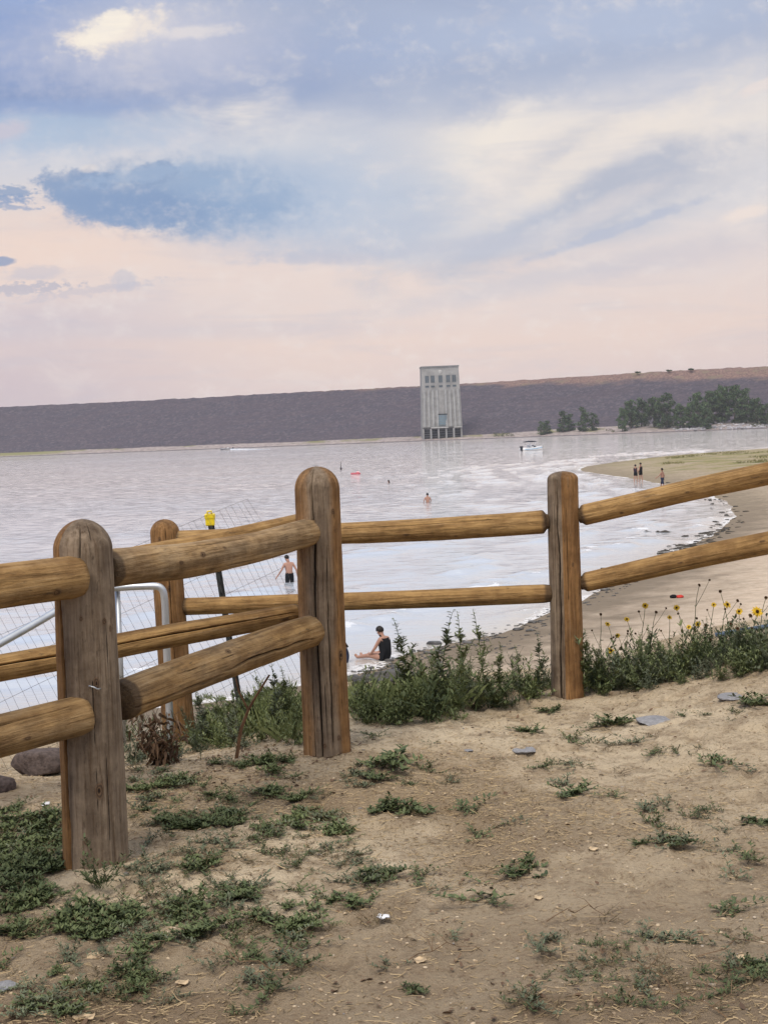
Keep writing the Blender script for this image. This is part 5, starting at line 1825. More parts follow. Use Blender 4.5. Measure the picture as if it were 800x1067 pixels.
# pink inflatable with a rider, and a buoy
p = at_z(370.5, 494.2, 0)
o = empty('inflatable', tuple(p), R(20)); o.scale = (.8, .8, .8); tag(o, 'pink inflatable raft drifting in the middle of the lake', 'raft')
M_pink = plain('pink_vinyl', (0.50, 0.10, 0.13), .45, .5, .1, 4)
mb = MB()
ring = [(.72 * math.cos(a), .46 * math.sin(a), .12) for a in np.linspace(0, 2 * PI, 25)]
mb.tube(ring, .17, 10, False); mb.build('tube', M_pink, o, True)
mb = MB(); mb.loft([[(.62 * math.cos(a) * k, .38 * math.sin(a) * k, z) for a in np.linspace(0, 2 * PI, 16, endpoint=False)] for k, z in ((1, .04), (1, .10))]); mb.build('floor', M_pink, o)
mb = MB(); mb.ball((.42, 0, .36), (.26, .30, .14), 12, 8); mb.build('headrest', plain('pink_pale', (.78, .42, .44), .35, .5, .1, 4), o, True)
p = at_z(355.3, 489.5, 0)
o = empty('buoy', tuple(p)); tag(o, 'thin spar buoy standing upright in the water behind the raft', 'buoy')
mb = MB(); mb.tube([(0, 0, -.4), (0, 0, .35)], [.16, .13], 10); mb.build('float', M_dkt, o, True)
mb = MB(); mb.tube([(0, 0, .3), (.02, 0, 1.25)], [.05, .035], 8); mb.build('spar', M_blk, o, True)
#PART3#
# ------------------------------------------------------------------ near vegetation
def sample_px(poly, n, seed):
    P = np.array(poly, float); r_ = np.random.default_rng(seed)
    lo, hi = P.min(0), P.max(0); out = []
    while len(out) < n:
        q = r_.uniform(lo, hi, (n * 3, 2)); m = inside(q[:, 0], q[:, 1], P); out += list(q[m])
    return out[:n]


LW = [low_weed(300 + i, .13, 14 + 2 * i, .05) for i in range(4)]
LW2 = [low_weed(320 + i, .16, 9, .045, .02, .8) for i in range(3)]
LW3 = [low_weed(340 + i, .12, 7, .05, .017, .6) for i in range(2)]
UP = [low_weed(360 + i, .20, 20, .15, .032, .85, .34) for i in range(4)]
GR = [grass_tuft(380 + i) for i in range(3)]


def var(P, shift=0):
    v, q, m = P.arrays(); return v, q, m + shift


# uncountable mat of weeds at the foot of the near post
mats_cover = [M_leaf, M_stem, M_leaf2, M_stemg, M_leaf3]
regs = [([(0, 880), (60, 870), (70, 915), (140, 905), (200, 925), (245, 930), (190, 965), (120, 985), (60, 975), (0, 1010)], 125, 61, (.5, 1.05)),
        ([(0, 835), (62, 842), (62, 900), (0, 905)], 34, 62, (.6, 1.0)),
        ([(135, 800), (300, 790), (310, 850), (220, 872), (138, 865)], 100, 63, (.4, .85)),
        ([(130, 930), (330, 900), (400, 960), (260, 1010), (150, 1020)], 52, 64, (.35, .8)),
        ([(0, 1010), (160, 1000), (150, 1060), (0, 1066)], 16, 65, (.35, .7)),
        ([(250, 850), (370, 842), (372, 892), (262, 892)], 46, 66, (.4, .9))]
pts = []; sc = []
for poly, n, sd2, (s0, s1) in regs:
    for (px, py) in sample_px(poly, n, sd2):
        p = on_ground(px, py)
        if fbm(np.array([p[0] * 2.2]), np.array([p[1] * 2.2]), 3, 8)[0] < .40: continue
        if math.hypot(p[0] - A0[0], p[1] - A0[1]) < .15: continue
        pts.append(p); sc.append(random.uniform(s0, s1))
DRYA = [(a[0], a[1], np.where(a[2] == 0, 1, 1)) for a in (low_weed(353 + i, .17, 10, .07, .014, .3).arrays() for i in range(2))]
v, q, m = scatter([var(x) for x in LW + LW2] + [var(LW[1], 0), (lambda a: (a[0], a[1], np.where(a[2] == 0, 4, 1)))(var(LW2[0]))] + DRYA, pts, sc, np.random.default_rng(5).uniform(0, 6.28, len(pts)), 5)
me = mesh_np('weed_cover', v, q, False, m)
o = link('weed_cover', me, None, mats_cover)
tag(o, 'mat of low dark green weeds spreading over the sand round the near post', 'weeds', kind='stuff')

# tall stalks
TW = [tall_weed(400, .5, 14, .085, .046, .24, .012, 2.0), tall_weed(401, .5, 16, .17, .042, .24, .10, 1.2), tall_weed(402, .5, 9, .09, .060, .32, .03), tall_weed(403, .5, 14, .14, .036, .2, .12, 1.0), tall_weed(404, .5, 8, .07, .042, .26, .03, 1.2)]
# uncountable band along the lip of the bank
regs = [([(206, 735), (310, 735), (312, 778), (200, 785)], 56, 71, (.3, .85)),
        ([(366, 722), (575, 712), (572, 728), (470, 752), (366, 760)], 105, 72, (.3, .8)),
        ([(612, 700), (800, 668), (806, 700), (740, 712), (660, 722), (606, 728)], 150, 73, (.25, .75)),
        ([(128, 765), (212, 768), (210, 795), (130, 800)], 20, 74, (.4, .7))]
pts = []; sc = []
for poly, n, sd2, (s0, s1) in regs:
    for (px, py) in sample_px(poly, n, sd2):
        p = on_ground(px, py)
        if p[1] > 12: continue
        if min(math.hypot(p[0] - c_[0], p[1] - c_[1]) for c_ in (B0, C0, D0)) < .13: continue
        pts.append(p); sc.append(random.uniform(s0, s1))
tws = [(lambda a, s_: (a[0], a[1], np.where(a[2] == 0, s_, 3)))(var(x), s_) for x, s_ in ((TW[0], 2), (TW[1], 4), (TW[3], 4))]
tws = [(a[0] * .62, a[1], a[2]) for a in tws]
bank_vars = tws + [var(UP[0], 4), (lambda a: (a[0], a[1], np.where(a[2] == 0, 2, 3)))(var(UP[1]))] + [var(UP[0], 2), var(UP[2], 2), var(UP[3], 2)] + [(lambda a: (a[0], a[1], np.where(a[2] == 0, 4, a[2])))(var(UP[1]))]
v, q, m = scatter(bank_vars, pts, sc, np.random.default_rng(6).uniform(0, 6.28, len(pts)), 6)
o = link('bank_weeds', mesh_np('bank_weeds', v, q, False, m), None, mats_cover)
tag(o, 'thick band of dark green weeds along the lip of the bank', 'weeds', kind='stuff')
pts = [on_ground(px, py) for (px, py) in sample_px([(205, 728), (300, 728), (300, 775), (215, 785)], 60, 81) + sample_px([(370, 725), (480, 725), (480, 745), (370, 752)], 30, 82)]
v, q, m = scatter([var(x, 2) for x in GR], pts, np.random.default_rng(2).uniform(.8, 1.7, len(pts)), np.random.default_rng(8).uniform(0, 6, len(pts)), 9)
o = link('bank_grass', mesh_np('bank_grass', v, q, False, m), None, mats_cover)
tag(o, 'long green grass blades among the bank weeds behind the corner post', 'grass', kind='stuff')

# countless stray sprigs and dry stems
pts = []; sc = []
for (px, py) in sample_px([(130, 790), (380, 790), (800, 735), (800, 1060), (20, 1064), (140, 900)], 520, 95) + sample_px([(140, 800), (330, 790), (560, 830), (570, 950), (300, 1000), (150, 940)], 190, 96):
    p = on_ground(px, py)
    if fbm(np.array([p[0] * 1.7]), np.array([p[1] * 1.7]), 3, 18)[0] < (.47 if px < 480 else .56): continue
    pts.append(p); sc.append(random.uniform(.3, .95))
DRY = [low_weed(350 + i, .16, 8, .05, .012, .25) for i in range(3)]
vs_ = [var(x, 0) for x in LW3 + LW2[:1]] + [(a[0], a[1], np.where(a[2] == 0, 4, 1)) for a in (x.arrays() for x in LW2)] + [(a[0], a[1], np.where(a[2] == 0, 1, 1)) for a in (x.arrays() for x in DRY)] * 2
v, q, m = scatter(vs_, pts, sc, np.random.default_rng(15).uniform(0, 6.28, len(pts)), 25)
o = link('weed_sprigs', mesh_np('weed_sprigs', v, q, False, m), None, mats_cover)
tag(o, 'thin stray sprigs and dry stems sprinkled over the open sand', 'weeds', kind='stuff')

# countable weed clumps on the sand
LWm = [P.mesh('weed_clump', [M_leaf, M_stem]) for P in LW]
LW2m = [P.mesh('weed_clump', [M_leaf, M_stem]) for P in LW2]
LW3m = [P.mesh('weed_clump', [M_leaf3, M_stem]) for P in LW3]
UPm = [P.mesh('weed_bush', [M_leaf, M_stemg]) for P in UP] + [UP[1].mesh('weed_bush', [M_leaf2, M_stemg]), UP[3].mesh('weed_bush', [M_leaf3, M_stemg])]
clumps = [
    (404, 798, 1.3, 'a', 'thick dark weed clump hugging the foot of the tall centre post'),
    (390, 812, .7, 'a', 'small weed clump on the path side of the one at the centre post'),
    (428, 818, .5, 'b', 'flat weed sprig just beyond the clump at the centre post'),
    (404, 846, .75, 'a', 'weed clump opening the row that runs out across the sand'),
    (432, 848, .9, 'a', 'dense weed clump in the middle of the row across the sand'),
    (490, 846, .85, 'b', 'spread-out weed clump closing the row across the sand'),
    (540, 856, .5, 'c', 'thin pale sprig beyond the row of weeds across the sand'),
    (497, 872, .65, 'b', 'low weed clump by itself under the end of the weed row'),
    (395, 915, .8, 'a', 'dark leafy weed clump above the white paper scrap'),
    (436, 916, .6, 'b', 'loose weed clump beside the leafy one above the white paper'),
    (372, 943, .6, 'a', 'small weed clump just short of the white paper scrap'),
    (330, 948, .7, 'b', 'straggly weed clump in the chopped straw'),
    (545, 910, .8, 'a', 'dark weed clump on the bare sand with a bent stalk beside it'),
    (512, 938, .9, 'b', 'wiry weed with long bare stems on the straw-littered sand'),
    (455, 928, .5, 'c', 'faint grey-green sprig between the wiry weed and the leafy clump'),
    (470, 978, .5, 'c', 'sparse sprig in the middle of the straw litter'),
    (434, 1034, .38, 'a', 'tiny dark upright sprig beside the tan dead leaf'),
    (404, 1010, .5, 'c', 'thin dying sprig before the tan dead leaf'),
    (598, 828, .75, 'a', 'dark weed clump alone in the centre of the open sand'),
    (640, 830, .55, 'b', 'flat trailing weed beside the lone clump on the open sand'),
    (742, 797, 1.0, 'b', 'large airy weed clump on the open sand below the flat slab'),
    (775, 805, .6, 'c', 'trailing weed on the far side of the large airy clump'),
    (690, 842, .7, 'c', 'grey-green weed clump below the large airy one'),
    (728, 846, .5, 'b', 'flat weed beside the grey-green clump'),
    (705, 878, .55, 'a', 'dark leafy sprig on the bare sand by a dry twig'),
    (668, 880, .3, 'a', 'tiny sprig next to the dark leafy one'),
    (552, 764, .65, 'a', 'dark weed clump on the sand in line with the slim post'),
    (596, 774, .7, 'b', 'spreading weed on the sand beyond the bluish flat stone'),
    (572, 742, .6, 'a', 'weed clump at the foot of the slim post'),
    (640, 756, .8, 'a', 'weed clump touching the flat pale slab'),
    (618, 758, .5, 'b', 'small weed between the slab and the slim post'),
    (565, 800, .55, 'b', 'low weed clump beside the bluish flat stone'),
    (603, 800, .65, 'c', 'greyish weed clump below the spreading one'),
    (680, 786, .5, 'b', 'two-stemmed sprig on open sand under the flat slab'),
    (786, 736, .8, 'a', 'upright dark clump by the flat grey stone'),
    (735, 745, .4, 'b', 'small sprig between the two flat stones'),
    (790, 858, .6, 'a', 'dark sprig cut off by the picture edge on the open sand'),
    (762, 916, .8, 'c', 'reddish creeping weed on the bare path'),
    (762, 952, .7, 'b', 'creeping weed with a long runner beside the reddish one'),
    (790, 1010, .5, 'a', 'dark sprig at the picture edge below the creeping weeds'),
    (240, 938, .75, 'a', 'leafy clump at the fringe of the weed mat beside a dry twig'),
    (212, 972, .8, 'a', 'broad dark clump in front of the weed mat'),
    (268, 1000, .6, 'b', 'upright sprig on straw beyond the broad dark clump'),
    (140, 1016, .6, 'a', 'dark clump beside the tan paper scrap'),
    (62, 1052, .6, 'b', 'clump low in the corner under the tan paper scrap'),
    (275, 946, .4, 'c', 'faint sprig between the broad clump and the straw'),
    (208, 905, .6, 'a', 'clump reaching out from the near post onto bare sand'),
    (300, 906, .4, 'c', 'tiny grey sprig on bare sand past the near post'),
    (450, 775, .4, 'c', 'pale sprig on sand in front of the tall weeds'),
    (390, 768, .6, 'b', 'weed sprig at the sandy edge of the bank band'),
]
r_ = np.random.default_rng(77)
for i, (px, py, s_, k, lab) in enumerate(clumps):
    ms = {'a': LWm, 'b': LW2m, 'c': LW3m}[k]
    p = on_ground(px, py)
    o = bpy.data.objects.new('weed_clump', ms[i % len(ms)]); COL.objects.link(o)
    s_ *= {'a': 1.25, 'b': 1.4, 'c': 1.35}[k]
    o.location = p; o.scale = (s_ * r_.uniform(1.0, 1.35), s_, s_ * r_.uniform(.75, 1.0)); o.rotation_euler = (0, 0, r_.uniform(0, 6.28))
    tag(o, lab, 'weed', 'weed clumps on the sand')

bushes = [(452, 752, 1.35, 'biggest bushy weed in front of the band between the two posts'), (395, 738, .8, 'bright bushy weed close to the centre post'),
          (520, 738, 1.1, 'bushy weed at the middle of the band between the posts'), (555, 728, .9, 'bushy weed next to the pale tan stone by the slim post'),
          (620, 722, 1.2, 'bushy weed pressed against the slim post on the flower side'), (660, 716, 1.15, 'wide bushy weed under the first sunflowers'),
          (705, 706, 1.1, 'bushy weed in the middle of the sunflower patch'), (748, 694, 1.05, 'bushy weed beside the blue hose'), (790, 684, 1.0, 'bushy weed over the end of the blue hose'),
          (425, 748, .85, 'bushy weed between the bright one and the biggest'), (270, 760, 1.0, 'bushy weed behind the lower rail before the centre post'), (105, 925, .62, 'feathery weed growing against the foot of the near post')]
for i, (px, py, s_, lab) in enumerate(bushes):
    p = on_ground(px, py)
    o = bpy.data.objects.new('weed_bush', UPm[4 if i in (1, 3, 6, 9) else (5 if i in (5, 8) else i % 4)]); COL.objects.link(o)
    o.location = p; o.scale = (s_, s_ * .9, s_ * 1.05); o.rotation_euler = (0, 0, r_.uniform(0, 6.28))
    tag(o, lab, 'weed', 'bushy weeds along the bank')

TWm = [P.mesh('tall_weed', [M_leaf2 if i != 2 else M_leaf3, M_stemg]) for i, P in enumerate(TW)]
talls = [(430, 644, 742, 0, 'tall pointed weed spike between the seated woman and the water'), (455, 636, 745, 2, 'tall open weed with grey leaves past the pointed spike'),
         (482, 636, 742, 4, 'slim straight weed stalk rising to the lower rear rail'), (495, 655, 742, 3, 'shorter branching weed next to the slim stalk'),
         (508, 634, 738, 4, 'thin weed with a bare stem in the middle of the bank'), (446, 674, 748, 1, 'branching weed low beside the grey-leaved one'),
         (468, 662, 748, 1, 'leafy branching weed in the thick of the band'), 
          (541, 672, 730, 4, 'thin stalk halfway to the slim post'), (562, 658, 728, 2, 'brown-tipped broad-leaved weed close to the slim post'), (378, 706, 748, 0, 'short bright spike against the centre post'),
         (608, 655, 726, 0, 'feathery weed climbing the side of the slim post'), (625, 668, 722, 1, 'branching weed behind the feathery one at the slim post'),
         (290, 688, 768, 2, 'tall broad-leaved weed seen under the lower rail'), (272, 700, 770, 1, 'branching weed behind the lower rail'), (300, 695, 766, 0, 'narrow spike just before the centre post'),
         (240, 715, 775, 3, 'weed shoot rising behind the crooked dead stalk'), (215, 712, 778, 2, 'broad-leaved weed beside the golden rear post'),
         (675, 655, 715, 1, 'leafy branching weed among the first sunflowers'), (520, 668, 736, 0, 'pointed spike behind the middle bushy weed'),
         (700, 662, 708, 3, 'branching weed in the centre of the sunflower patch'), (735, 655, 700, 1, 'weed with fine branches before the blue hose')]
for (px, pt, pb_, vi, lab) in talls:
    p = on_ground(px, pb_); tpp = at_y(px, pt, p[1]); s_ = (tpp[2] - p[2]) / .5
    o = bpy.data.objects.new('tall_weed', TWm[vi]); COL.objects.link(o)
    o.location = p; o.scale = (max(s_, .75) * r_.uniform(.75, 1.25), max(s_, .75), s_); o.rotation_euler = (r_.normal(0, .07), r_.normal(0, .09), r_.uniform(0, 6.28))
    tag(o, lab, 'weed', 'tall weed stalks on the bank')


# sunflowers
def flower_head(open_=True, seed=0):
    mb = MB(); rr = random.Random(seed)
    mb.m = 1
    mb.ball((0, 0, .004), (.012 if open_ else .014, .012 if open_ else .014, .010 if open_ else .013), 10, 6)
    mb.m = 0 if open_ else 2
    n = 15
    for i in range(n):
        a = 2 * PI * i / n + rr.uniform(-.1, .1); L = (.030 if open_ else .012) * rr.uniform(.8, 1.15); w = .0075
        c_, s_ = math.cos(a), math.sin(a)
        f = lambda r_, q, z: (c_ * r_ - s_ * q, s_ * r_ + c_ * q, z)
        z1 = rr.uniform(-.006, .006)
        mb.add([f(.008, -w * .5, 0), f(.008 + L * .5, -w, z1), f(.010 + L, 0, z1 * 2 - .003), f(.008 + L * .5, w, z1), f(.008, w * .5, 0)], [(0, 1, 2, 3, 4)])
    return mb.mesh('flower_head', False)


heads = [flower_head(True, 1), flower_head(True, 2), flower_head(False, 3)]
for h in heads:
    for m_ in (M_yel, M_disc, M_stem): h.materials.append(m_)


def sun_stem(seed, H_=.4):
    P = Plant(); rg = np.random.default_rng(seed); n = 9; lx, ly = rg.normal(0, .05, 2)
    pts = [np.array((lx * (i / (n - 1)) ** 2 + rg.normal(0, .002), ly * (i / (n - 1)) ** 2, H_ * i / (n - 1))) for i in range(n)]
    pts[0][:2] = 0
    P.stem(pts, .0032, .0016, 1)
    for k in range(9):
        i = int(rg.integers(1, n - 2)); a = rg.random() * 6.28
        ll = .035 * rg.uniform(.5, 1.2) * (1.2 - i / n)
        P.leaf(pts[i], np.array((math.cos(a), math.sin(a), .5)), np.array((0, 0, 1.)), ll, ll * .45, 0, .25)
    tips = [pts[-1]]
    for k in range(2):
        i = int(rg.integers(3, 7)); a = rg.random() * 6.28; L = H_ * rg.uniform(.2, .38)
        e = pts[i] + np.array((math.cos(a) * L * .55, math.sin(a) * L * .55, L * .85))
        P.stem([pts[i], (pts[i] + e) / 2 + np.array((0, 0, -.004)), e], .0018, .0011, 1); tips.append(e)
    return P.mesh('stem', [M_leaf2, M_stemg]), tips


SS = [sun_stem(500 + i) for i in range(4)]
suns = [(629, 677, 712, 1, 1.35, 'low bright sunflower closest to the slim post'), (645, 650, 712, 1, .9, 'small sunflower next to the low bright one'), (627, 640, 714, 0, .8, 'sunflower gone to dark seed heads beside the slim post'),
        (668, 629, 708, 1, 1.0, 'tall sunflower with a small yellow head, first of the tall ones'), (677, 637, 706, 0, .9, 'brown-headed sunflower beside the first tall one'), (665, 645, 710, 1, .9, 'sunflower under the first tall one'),
        (698, 643, 704, 1, .8, 'pale small sunflower in the gap before the tallest bud'), (712, 651, 702, 1, .8, 'short sunflower under the tallest bud'), (722, 609, 700, 0, .9, 'tallest stem of the patch ending in a dark bud'),
        (717, 633, 700, 1, 1.0, 'sunflower with twin heads beside the tallest bud'), (727, 650, 700, 1, 1.0, 'short yellow sunflower past the tallest bud'), (738, 628, 698, 1, .8, 'thin sunflower halfway to the end of the patch'),
        (750, 629, 696, 1, 1.25, 'orange-yellow sunflower facing the path'), (763, 616, 694, 0, .9, 'high dark bud above the last sunflowers'), (770, 637, 692, 1, 1.1, 'sunflower just before the largest bloom'),
        (782, 635, 690, 1, 1.6, 'largest open sunflower of the patch, yellow with a dark centre'), (790, 622, 690, 0, 1.0, 'bud with broad leaves at the end of the patch'), (655, 662, 710, 1, .8, 'sunflower half buried in the weeds')]
rg = np.random.default_rng(91)
for i, (px, pt, pb_, op, hs, lab) in enumerate(suns):
    p = on_ground(px, pb_); tpp = at_y(px, pt, p[1]); Hh = tpp[2] - p[2]
    o = empty('sunflower', tuple(p)); tag(o, lab, 'sunflower', 'wild sunflowers on the bank')
    sm, tips = SS[i % 4]
    k = Hh / .4; dxy = tips[0][:2]
    st_ = link('stem', sm, o); st_.scale = (1, 1, k)
    st_.location = (-dxy[0] * .0, 0, 0)
    for j, tp_ in enumerate(tips):
        hm = heads[(i + j) % 2] if (op and j < 1) or (not op and j == 9) else heads[2]
        hd = link('flower_head', hm, o)
        hd.location = (tp_[0], tp_[1], tp_[2] * k)
        s_ = hs * .50 if j == 0 else hs * .36
        hd.scale = (s_,) * 3
        hd.rotation_euler = (R(rg.uniform(45, 80)), 0, R(rg.uniform(-40, 40)))

# dead reddish plant and crooked stalk by the rear gate
rg = np.random.default_rng(15); P = Plant()
for k in range(22):
    a = rg.random() * 6.28; e = rg.uniform(.9, 1.45); L = rg.uniform(.12, .34)
    d = np.array((math.cos(a) * math.cos(e), math.sin(a) * math.cos(e), math.sin(e)))
    pts = [rg.normal(0, .03, 3) * np.array((1, 1, 0)) + d * L * f + rg.normal(0, .006, 3) * f for f in (0, .35, .7, 1)]
    P.stem(pts, .0035, .0016, 1)
    for j in range(11):
        q = pts[0] + (pts[3] - pts[0]) * rg.random(); P.leaf(q, rg.normal(0, 1, 3) + np.array((0, 0, -.3)), np.array((0, 0, 1.)), rg.uniform(.02, .06), .016, 0, .7)
p = on_ground(168, 797)
o = link('dead_weed', P.mesh('dead_weed', [M_dead, M_dead])); o.location = p; o.scale = (1.0, 1.0, 1.0)
tag(o, 'dead reddish brown weed with curled leaves between the two near posts', 'dead weed')
P = Plant()
P.stem([np.array(q) for q in ((0, 0, 0), (.02, 0, .10), (.05, .01, .17), (.075, .01, .21), (.13, .02, .29))], .009, .005, 0)
P.stem([np.array(q) for q in ((.05, .01, .17), (.02, 0, .24), (.01, 0, .30))], .005, .003, 0)
p = on_ground(246, 790); o = link('dead_stalk', P.mesh('dead_stalk', [plain('dead_bark', (.15, .085, .05), .9, .1, .3, 40)])); o.location = p; o.scale = (1.3,) * 3
tag(o, 'crooked brown dead stalk bent over in the grass before the centre post', 'dead stalk')
# dry stalks on the path
twigs = [(465, 1000, .25, .4, 'dry stalk trailing through the straw litter'), (715, 1052, .3, 2.1, 'forked dead stalk low on the bare path'), (680, 1028, .22, 1.9, 'thin dead stalk upright on the bare path'),
         (240, 1010, .3, 2.6, 'bent dry stem lying in the straw by the weed mat'), (775, 995, .25, .3, 'curved dry runner near the picture edge'), (600, 960, .2, .1, 'faint dry twig flat on the bare path')]
for i, (px, py, L, a, lab) in enumerate(twigs):
    rg = np.random.default_rng(600 + i); P = Plant(); p = on_ground(px, py)
    pts = [np.array((math.cos(a) * L * (f - .5) + rg.normal(0, .008), math.sin(a) * L * .6 * (f - .5) + rg.normal(0, .008), .008 + .05 * math.sin(f * PI) * rg.uniform(.3, 1))) for f in np.linspace(0, 1, 7)]
    P.stem(pts, .0028, .0012, 0)
    for k in range(3):
        q = pts[int(rg.integers(1, 6))]; b_ = rg.random() * 6.28
        P.stem([q, q + np.array((math.cos(b_) * L * .2, math.sin(b_) * L * .2, .02)), q + np.array((math.cos(b_ + .4) * L * .34, math.sin(b_ + .4) * L * .34, .035))], .0016, .0008, 0)
    o = link('dry_twig', P.mesh('dry_twig', [plain('dry_twig', (.13, .085, .05), .9, .1, .3, 40)])); o.location = p
    tag(o, lab, 'twig', 'dry twigs on the path')

# ------------------------------------------------------------------ litter of straw, leaves and pebbles
rg = np.random.default_rng(21)
V = []; Q = []


def straw_at(p, L, w, a):
    d = np.array((math.cos(a), math.sin(a), rg.normal(0, .12))); s_ = np.array((-math.sin(a), math.cos(a), 0)) * w
    up_ = np.array((0, 0, w * 1.1)); bend = np.array((-math.sin(a), math.cos(a), 0)) * rg.normal(0, .12) * L
    b_ = len(V); p = p + np.array((0, 0, w * .8 + abs(d[2]) * L * .5))
    for f in (-.5, 0, .5):
        c_ = p + d * L * f + (bend if f == 0 else 0)
        V.extend([c_ - s_, c_ + up_, c_ + s_])
    for k in (0, 3):
        Q.extend([(b_ + k, b_ + k + 1, b_ + k + 4, b_ + k + 3), (b_ + k + 1, b_ + k + 2, b_ + k + 5, b_ + k + 4)])


cand = rg.uniform((-2.0, 3.2), (3.0, 8.6), (150000, 2))
den = sstep(0.42, 0.62, fbm(cand[:, 0] * 1.1, cand[:, 1] * 1.1, 4, 61)) * sstep(1.9, 0.4, np.abs(cand[:, 0] + .2)) * sstep(7.6, 5.2, cand[:, 1]) + .10 + .16 * sstep(4.6, 3.9, cand[:, 1])
keep = cand[rg.random(len(cand)) < den * .55]
zk = H(keep[:, 0], keep[:, 1])
for (x, y), z in zip(keep, zk):
    L = float(rg.choice([.012, .02, .03, .05, .085], p=[.44, .32, .17, .06, .01])) * rg.uniform(.7, 1.3)
    straw_at(np.array((x, y, z)), L, rg.uniform(.0008, .0019), rg.random() * 6.28)
o = link('straw_litter', mesh_np('straw_litter', np.array(V), np.array(Q), False), None, [M_straw])
tag(o, 'chopped dry straw scattered over the sandy path', 'straw', kind='stuff')
V = []; Q = []
P = Plant()
cand = rg.uniform((-1.6, 3.4), (2.6, 8.4), (22000, 2))
den = .05 + .5 * sstep(0.5, 0.62, fbm(cand[:, 0] * 1.3, cand[:, 1] * 1.3, 4, 66)) * sstep(1.4, .2, np.abs(cand[:, 0] + .5))
den = den + .9 * sstep(.9, .2, np.hypot((cand[:, 0] + .75) / 1.0, (cand[:, 1] - 6.6) / .8))
keep = cand[rg.random(len(cand)) < den * .4]; zk = H(keep[:, 0], keep[:, 1])
for (x, y), z in zip(keep, zk):
    a = rg.random() * 6.28; L = rg.uniform(.010, .030)
    P.leaf(np.array((x, y, z + .004)), np.array((math.cos(a), math.sin(a), rg.uniform(-.05, .45))), np.array((rg.normal(0, .4), rg.normal(0, .4), 1.)), L, L * .5, 0, rg.uniform(-.3, .5))
o = link('leaf_litter', P.mesh('leaf_litter', [M_dead]))
tag(o, 'curled brown leaf bits scattered among the weeds', 'dead leaves', kind='stuff')
# pebbles
V = []; Q = []
ico = [np.array(p) for p in ((0, 0, 1), (.9, 0, .35), (.28, .85, .35), (-.73, .53, .35), (-.73, -.53, .35), (.28, -.85, .35), (.73, .53, -.4), (-.28, .85, -.4), (-.9, 0, -.4), (-.28, -.85, -.4), (.73, -.53, -.4))]
icf = [(0, 1, 2), (0, 2, 3), (0, 3, 4), (0, 4, 5), (0, 5, 1), (1, 6, 2), (2, 7, 3), (3, 8, 4), (4, 9, 5), (5, 10, 1), (2, 6, 7), (3, 7, 8), (4, 8, 9), (5, 9, 10), (1, 10, 6)]
cand = rg.uniform((-2.0, 3.2), (3.2, 8.8), (12000, 2)); zk = H(cand[:, 0], cand[:, 1])
for (x, y), z in zip(cand, zk):
    s_ = .0020 + .005 * rg.random() ** 3 + (.006 * rg.random() if rg.random() < .03 else 0)
    a = rg.random() * 6.28; sx_ = s_ * rg.uniform(.8, 1.7); c_, s2 = math.cos(a), math.sin(a); b_ = len(V)
    for q in ico:
        q = q * (1 + rg.normal(0, .12)); X_, Y_ = q[0] * sx_, q[1] * s_
        V.append((x + X_ * c_ - Y_ * s2, y + X_ * s2 + Y_ * c_, z + s_ * .25 + q[2] * s_ * .6))
    Q += [(i + b_, j + b_, k + b_) for i, j, k in icf]
pm, t, b = new_mat('pebbles')
gi = t.new('ShaderNodeNewGeometry').outputs['Random Per Island']
t.put(b.inputs['Base Color'], t.ramp(gi, [(0, srgb(104, 92, 78)), (.4, srgb(160, 140, 114)), (.75, srgb(180, 160, 130)), (.94, srgb(196, 180, 156)), (1, srgb(120, 116, 114))]))
b.inputs['Roughness'].default_value = .9
o = link('pebbles', mesh_np('pebbles', np.array(V), np.array(Q), True), None, [pm])
tag(o, 'fine grit and pebbles over the sandy path', 'pebbles', kind='stuff')

# scraps
M_paper = plain('white_paper', (.70, .70, .72), .8, .2, .08, 30)
M_tanp = plain('tan_dry_leaf', (.50, .38, .24), .8, .2, .18, 40)


def scrap(nm, px, py, wpx, hpx, mat, lab, cat, seed):
    rr = random.Random(seed); p = on_ground(px, py); w = wpx * p[1] / F; l_ = hpx * p[1] / F * 3.0
    mb = MB(); n = 7; top_ = []; 
    for j in range(n):
        for i in range(n):
            u, v_ = i / (n - 1) - .5, j / (n - 1) - .5
            k = 1 - .55 * max(0, math.hypot(u, v_) - .36) * 2
            z = .006 + .10 * w * (math.sin(u * 5 + seed) * math.cos(v_ * 4)) + .12 * w * u * u + rr.uniform(0, .03 * w)
            top_.append((u * w * k + rr.uniform(-.03, .03) * w, v_ * l_ * k + rr.uniform(-.03, .03) * l_, max(.002, z)))
    fs = [(j * n + i, j * n + i + 1, (j + 1) * n + i + 1, (j + 1) * n + i) for j in range(n - 1) for i in range(n - 1)]
    mb.add(top_, fs); mb.add([(x, y, z - .0015) for x, y, z in top_], [tuple(reversed(f)) for f in fs])
    o = mb.build(nm, mat, None, True); o.location = p; o.rotation_euler = (0, 0, rr.uniform(-.5, .5))
    tag(o, lab, cat, None)


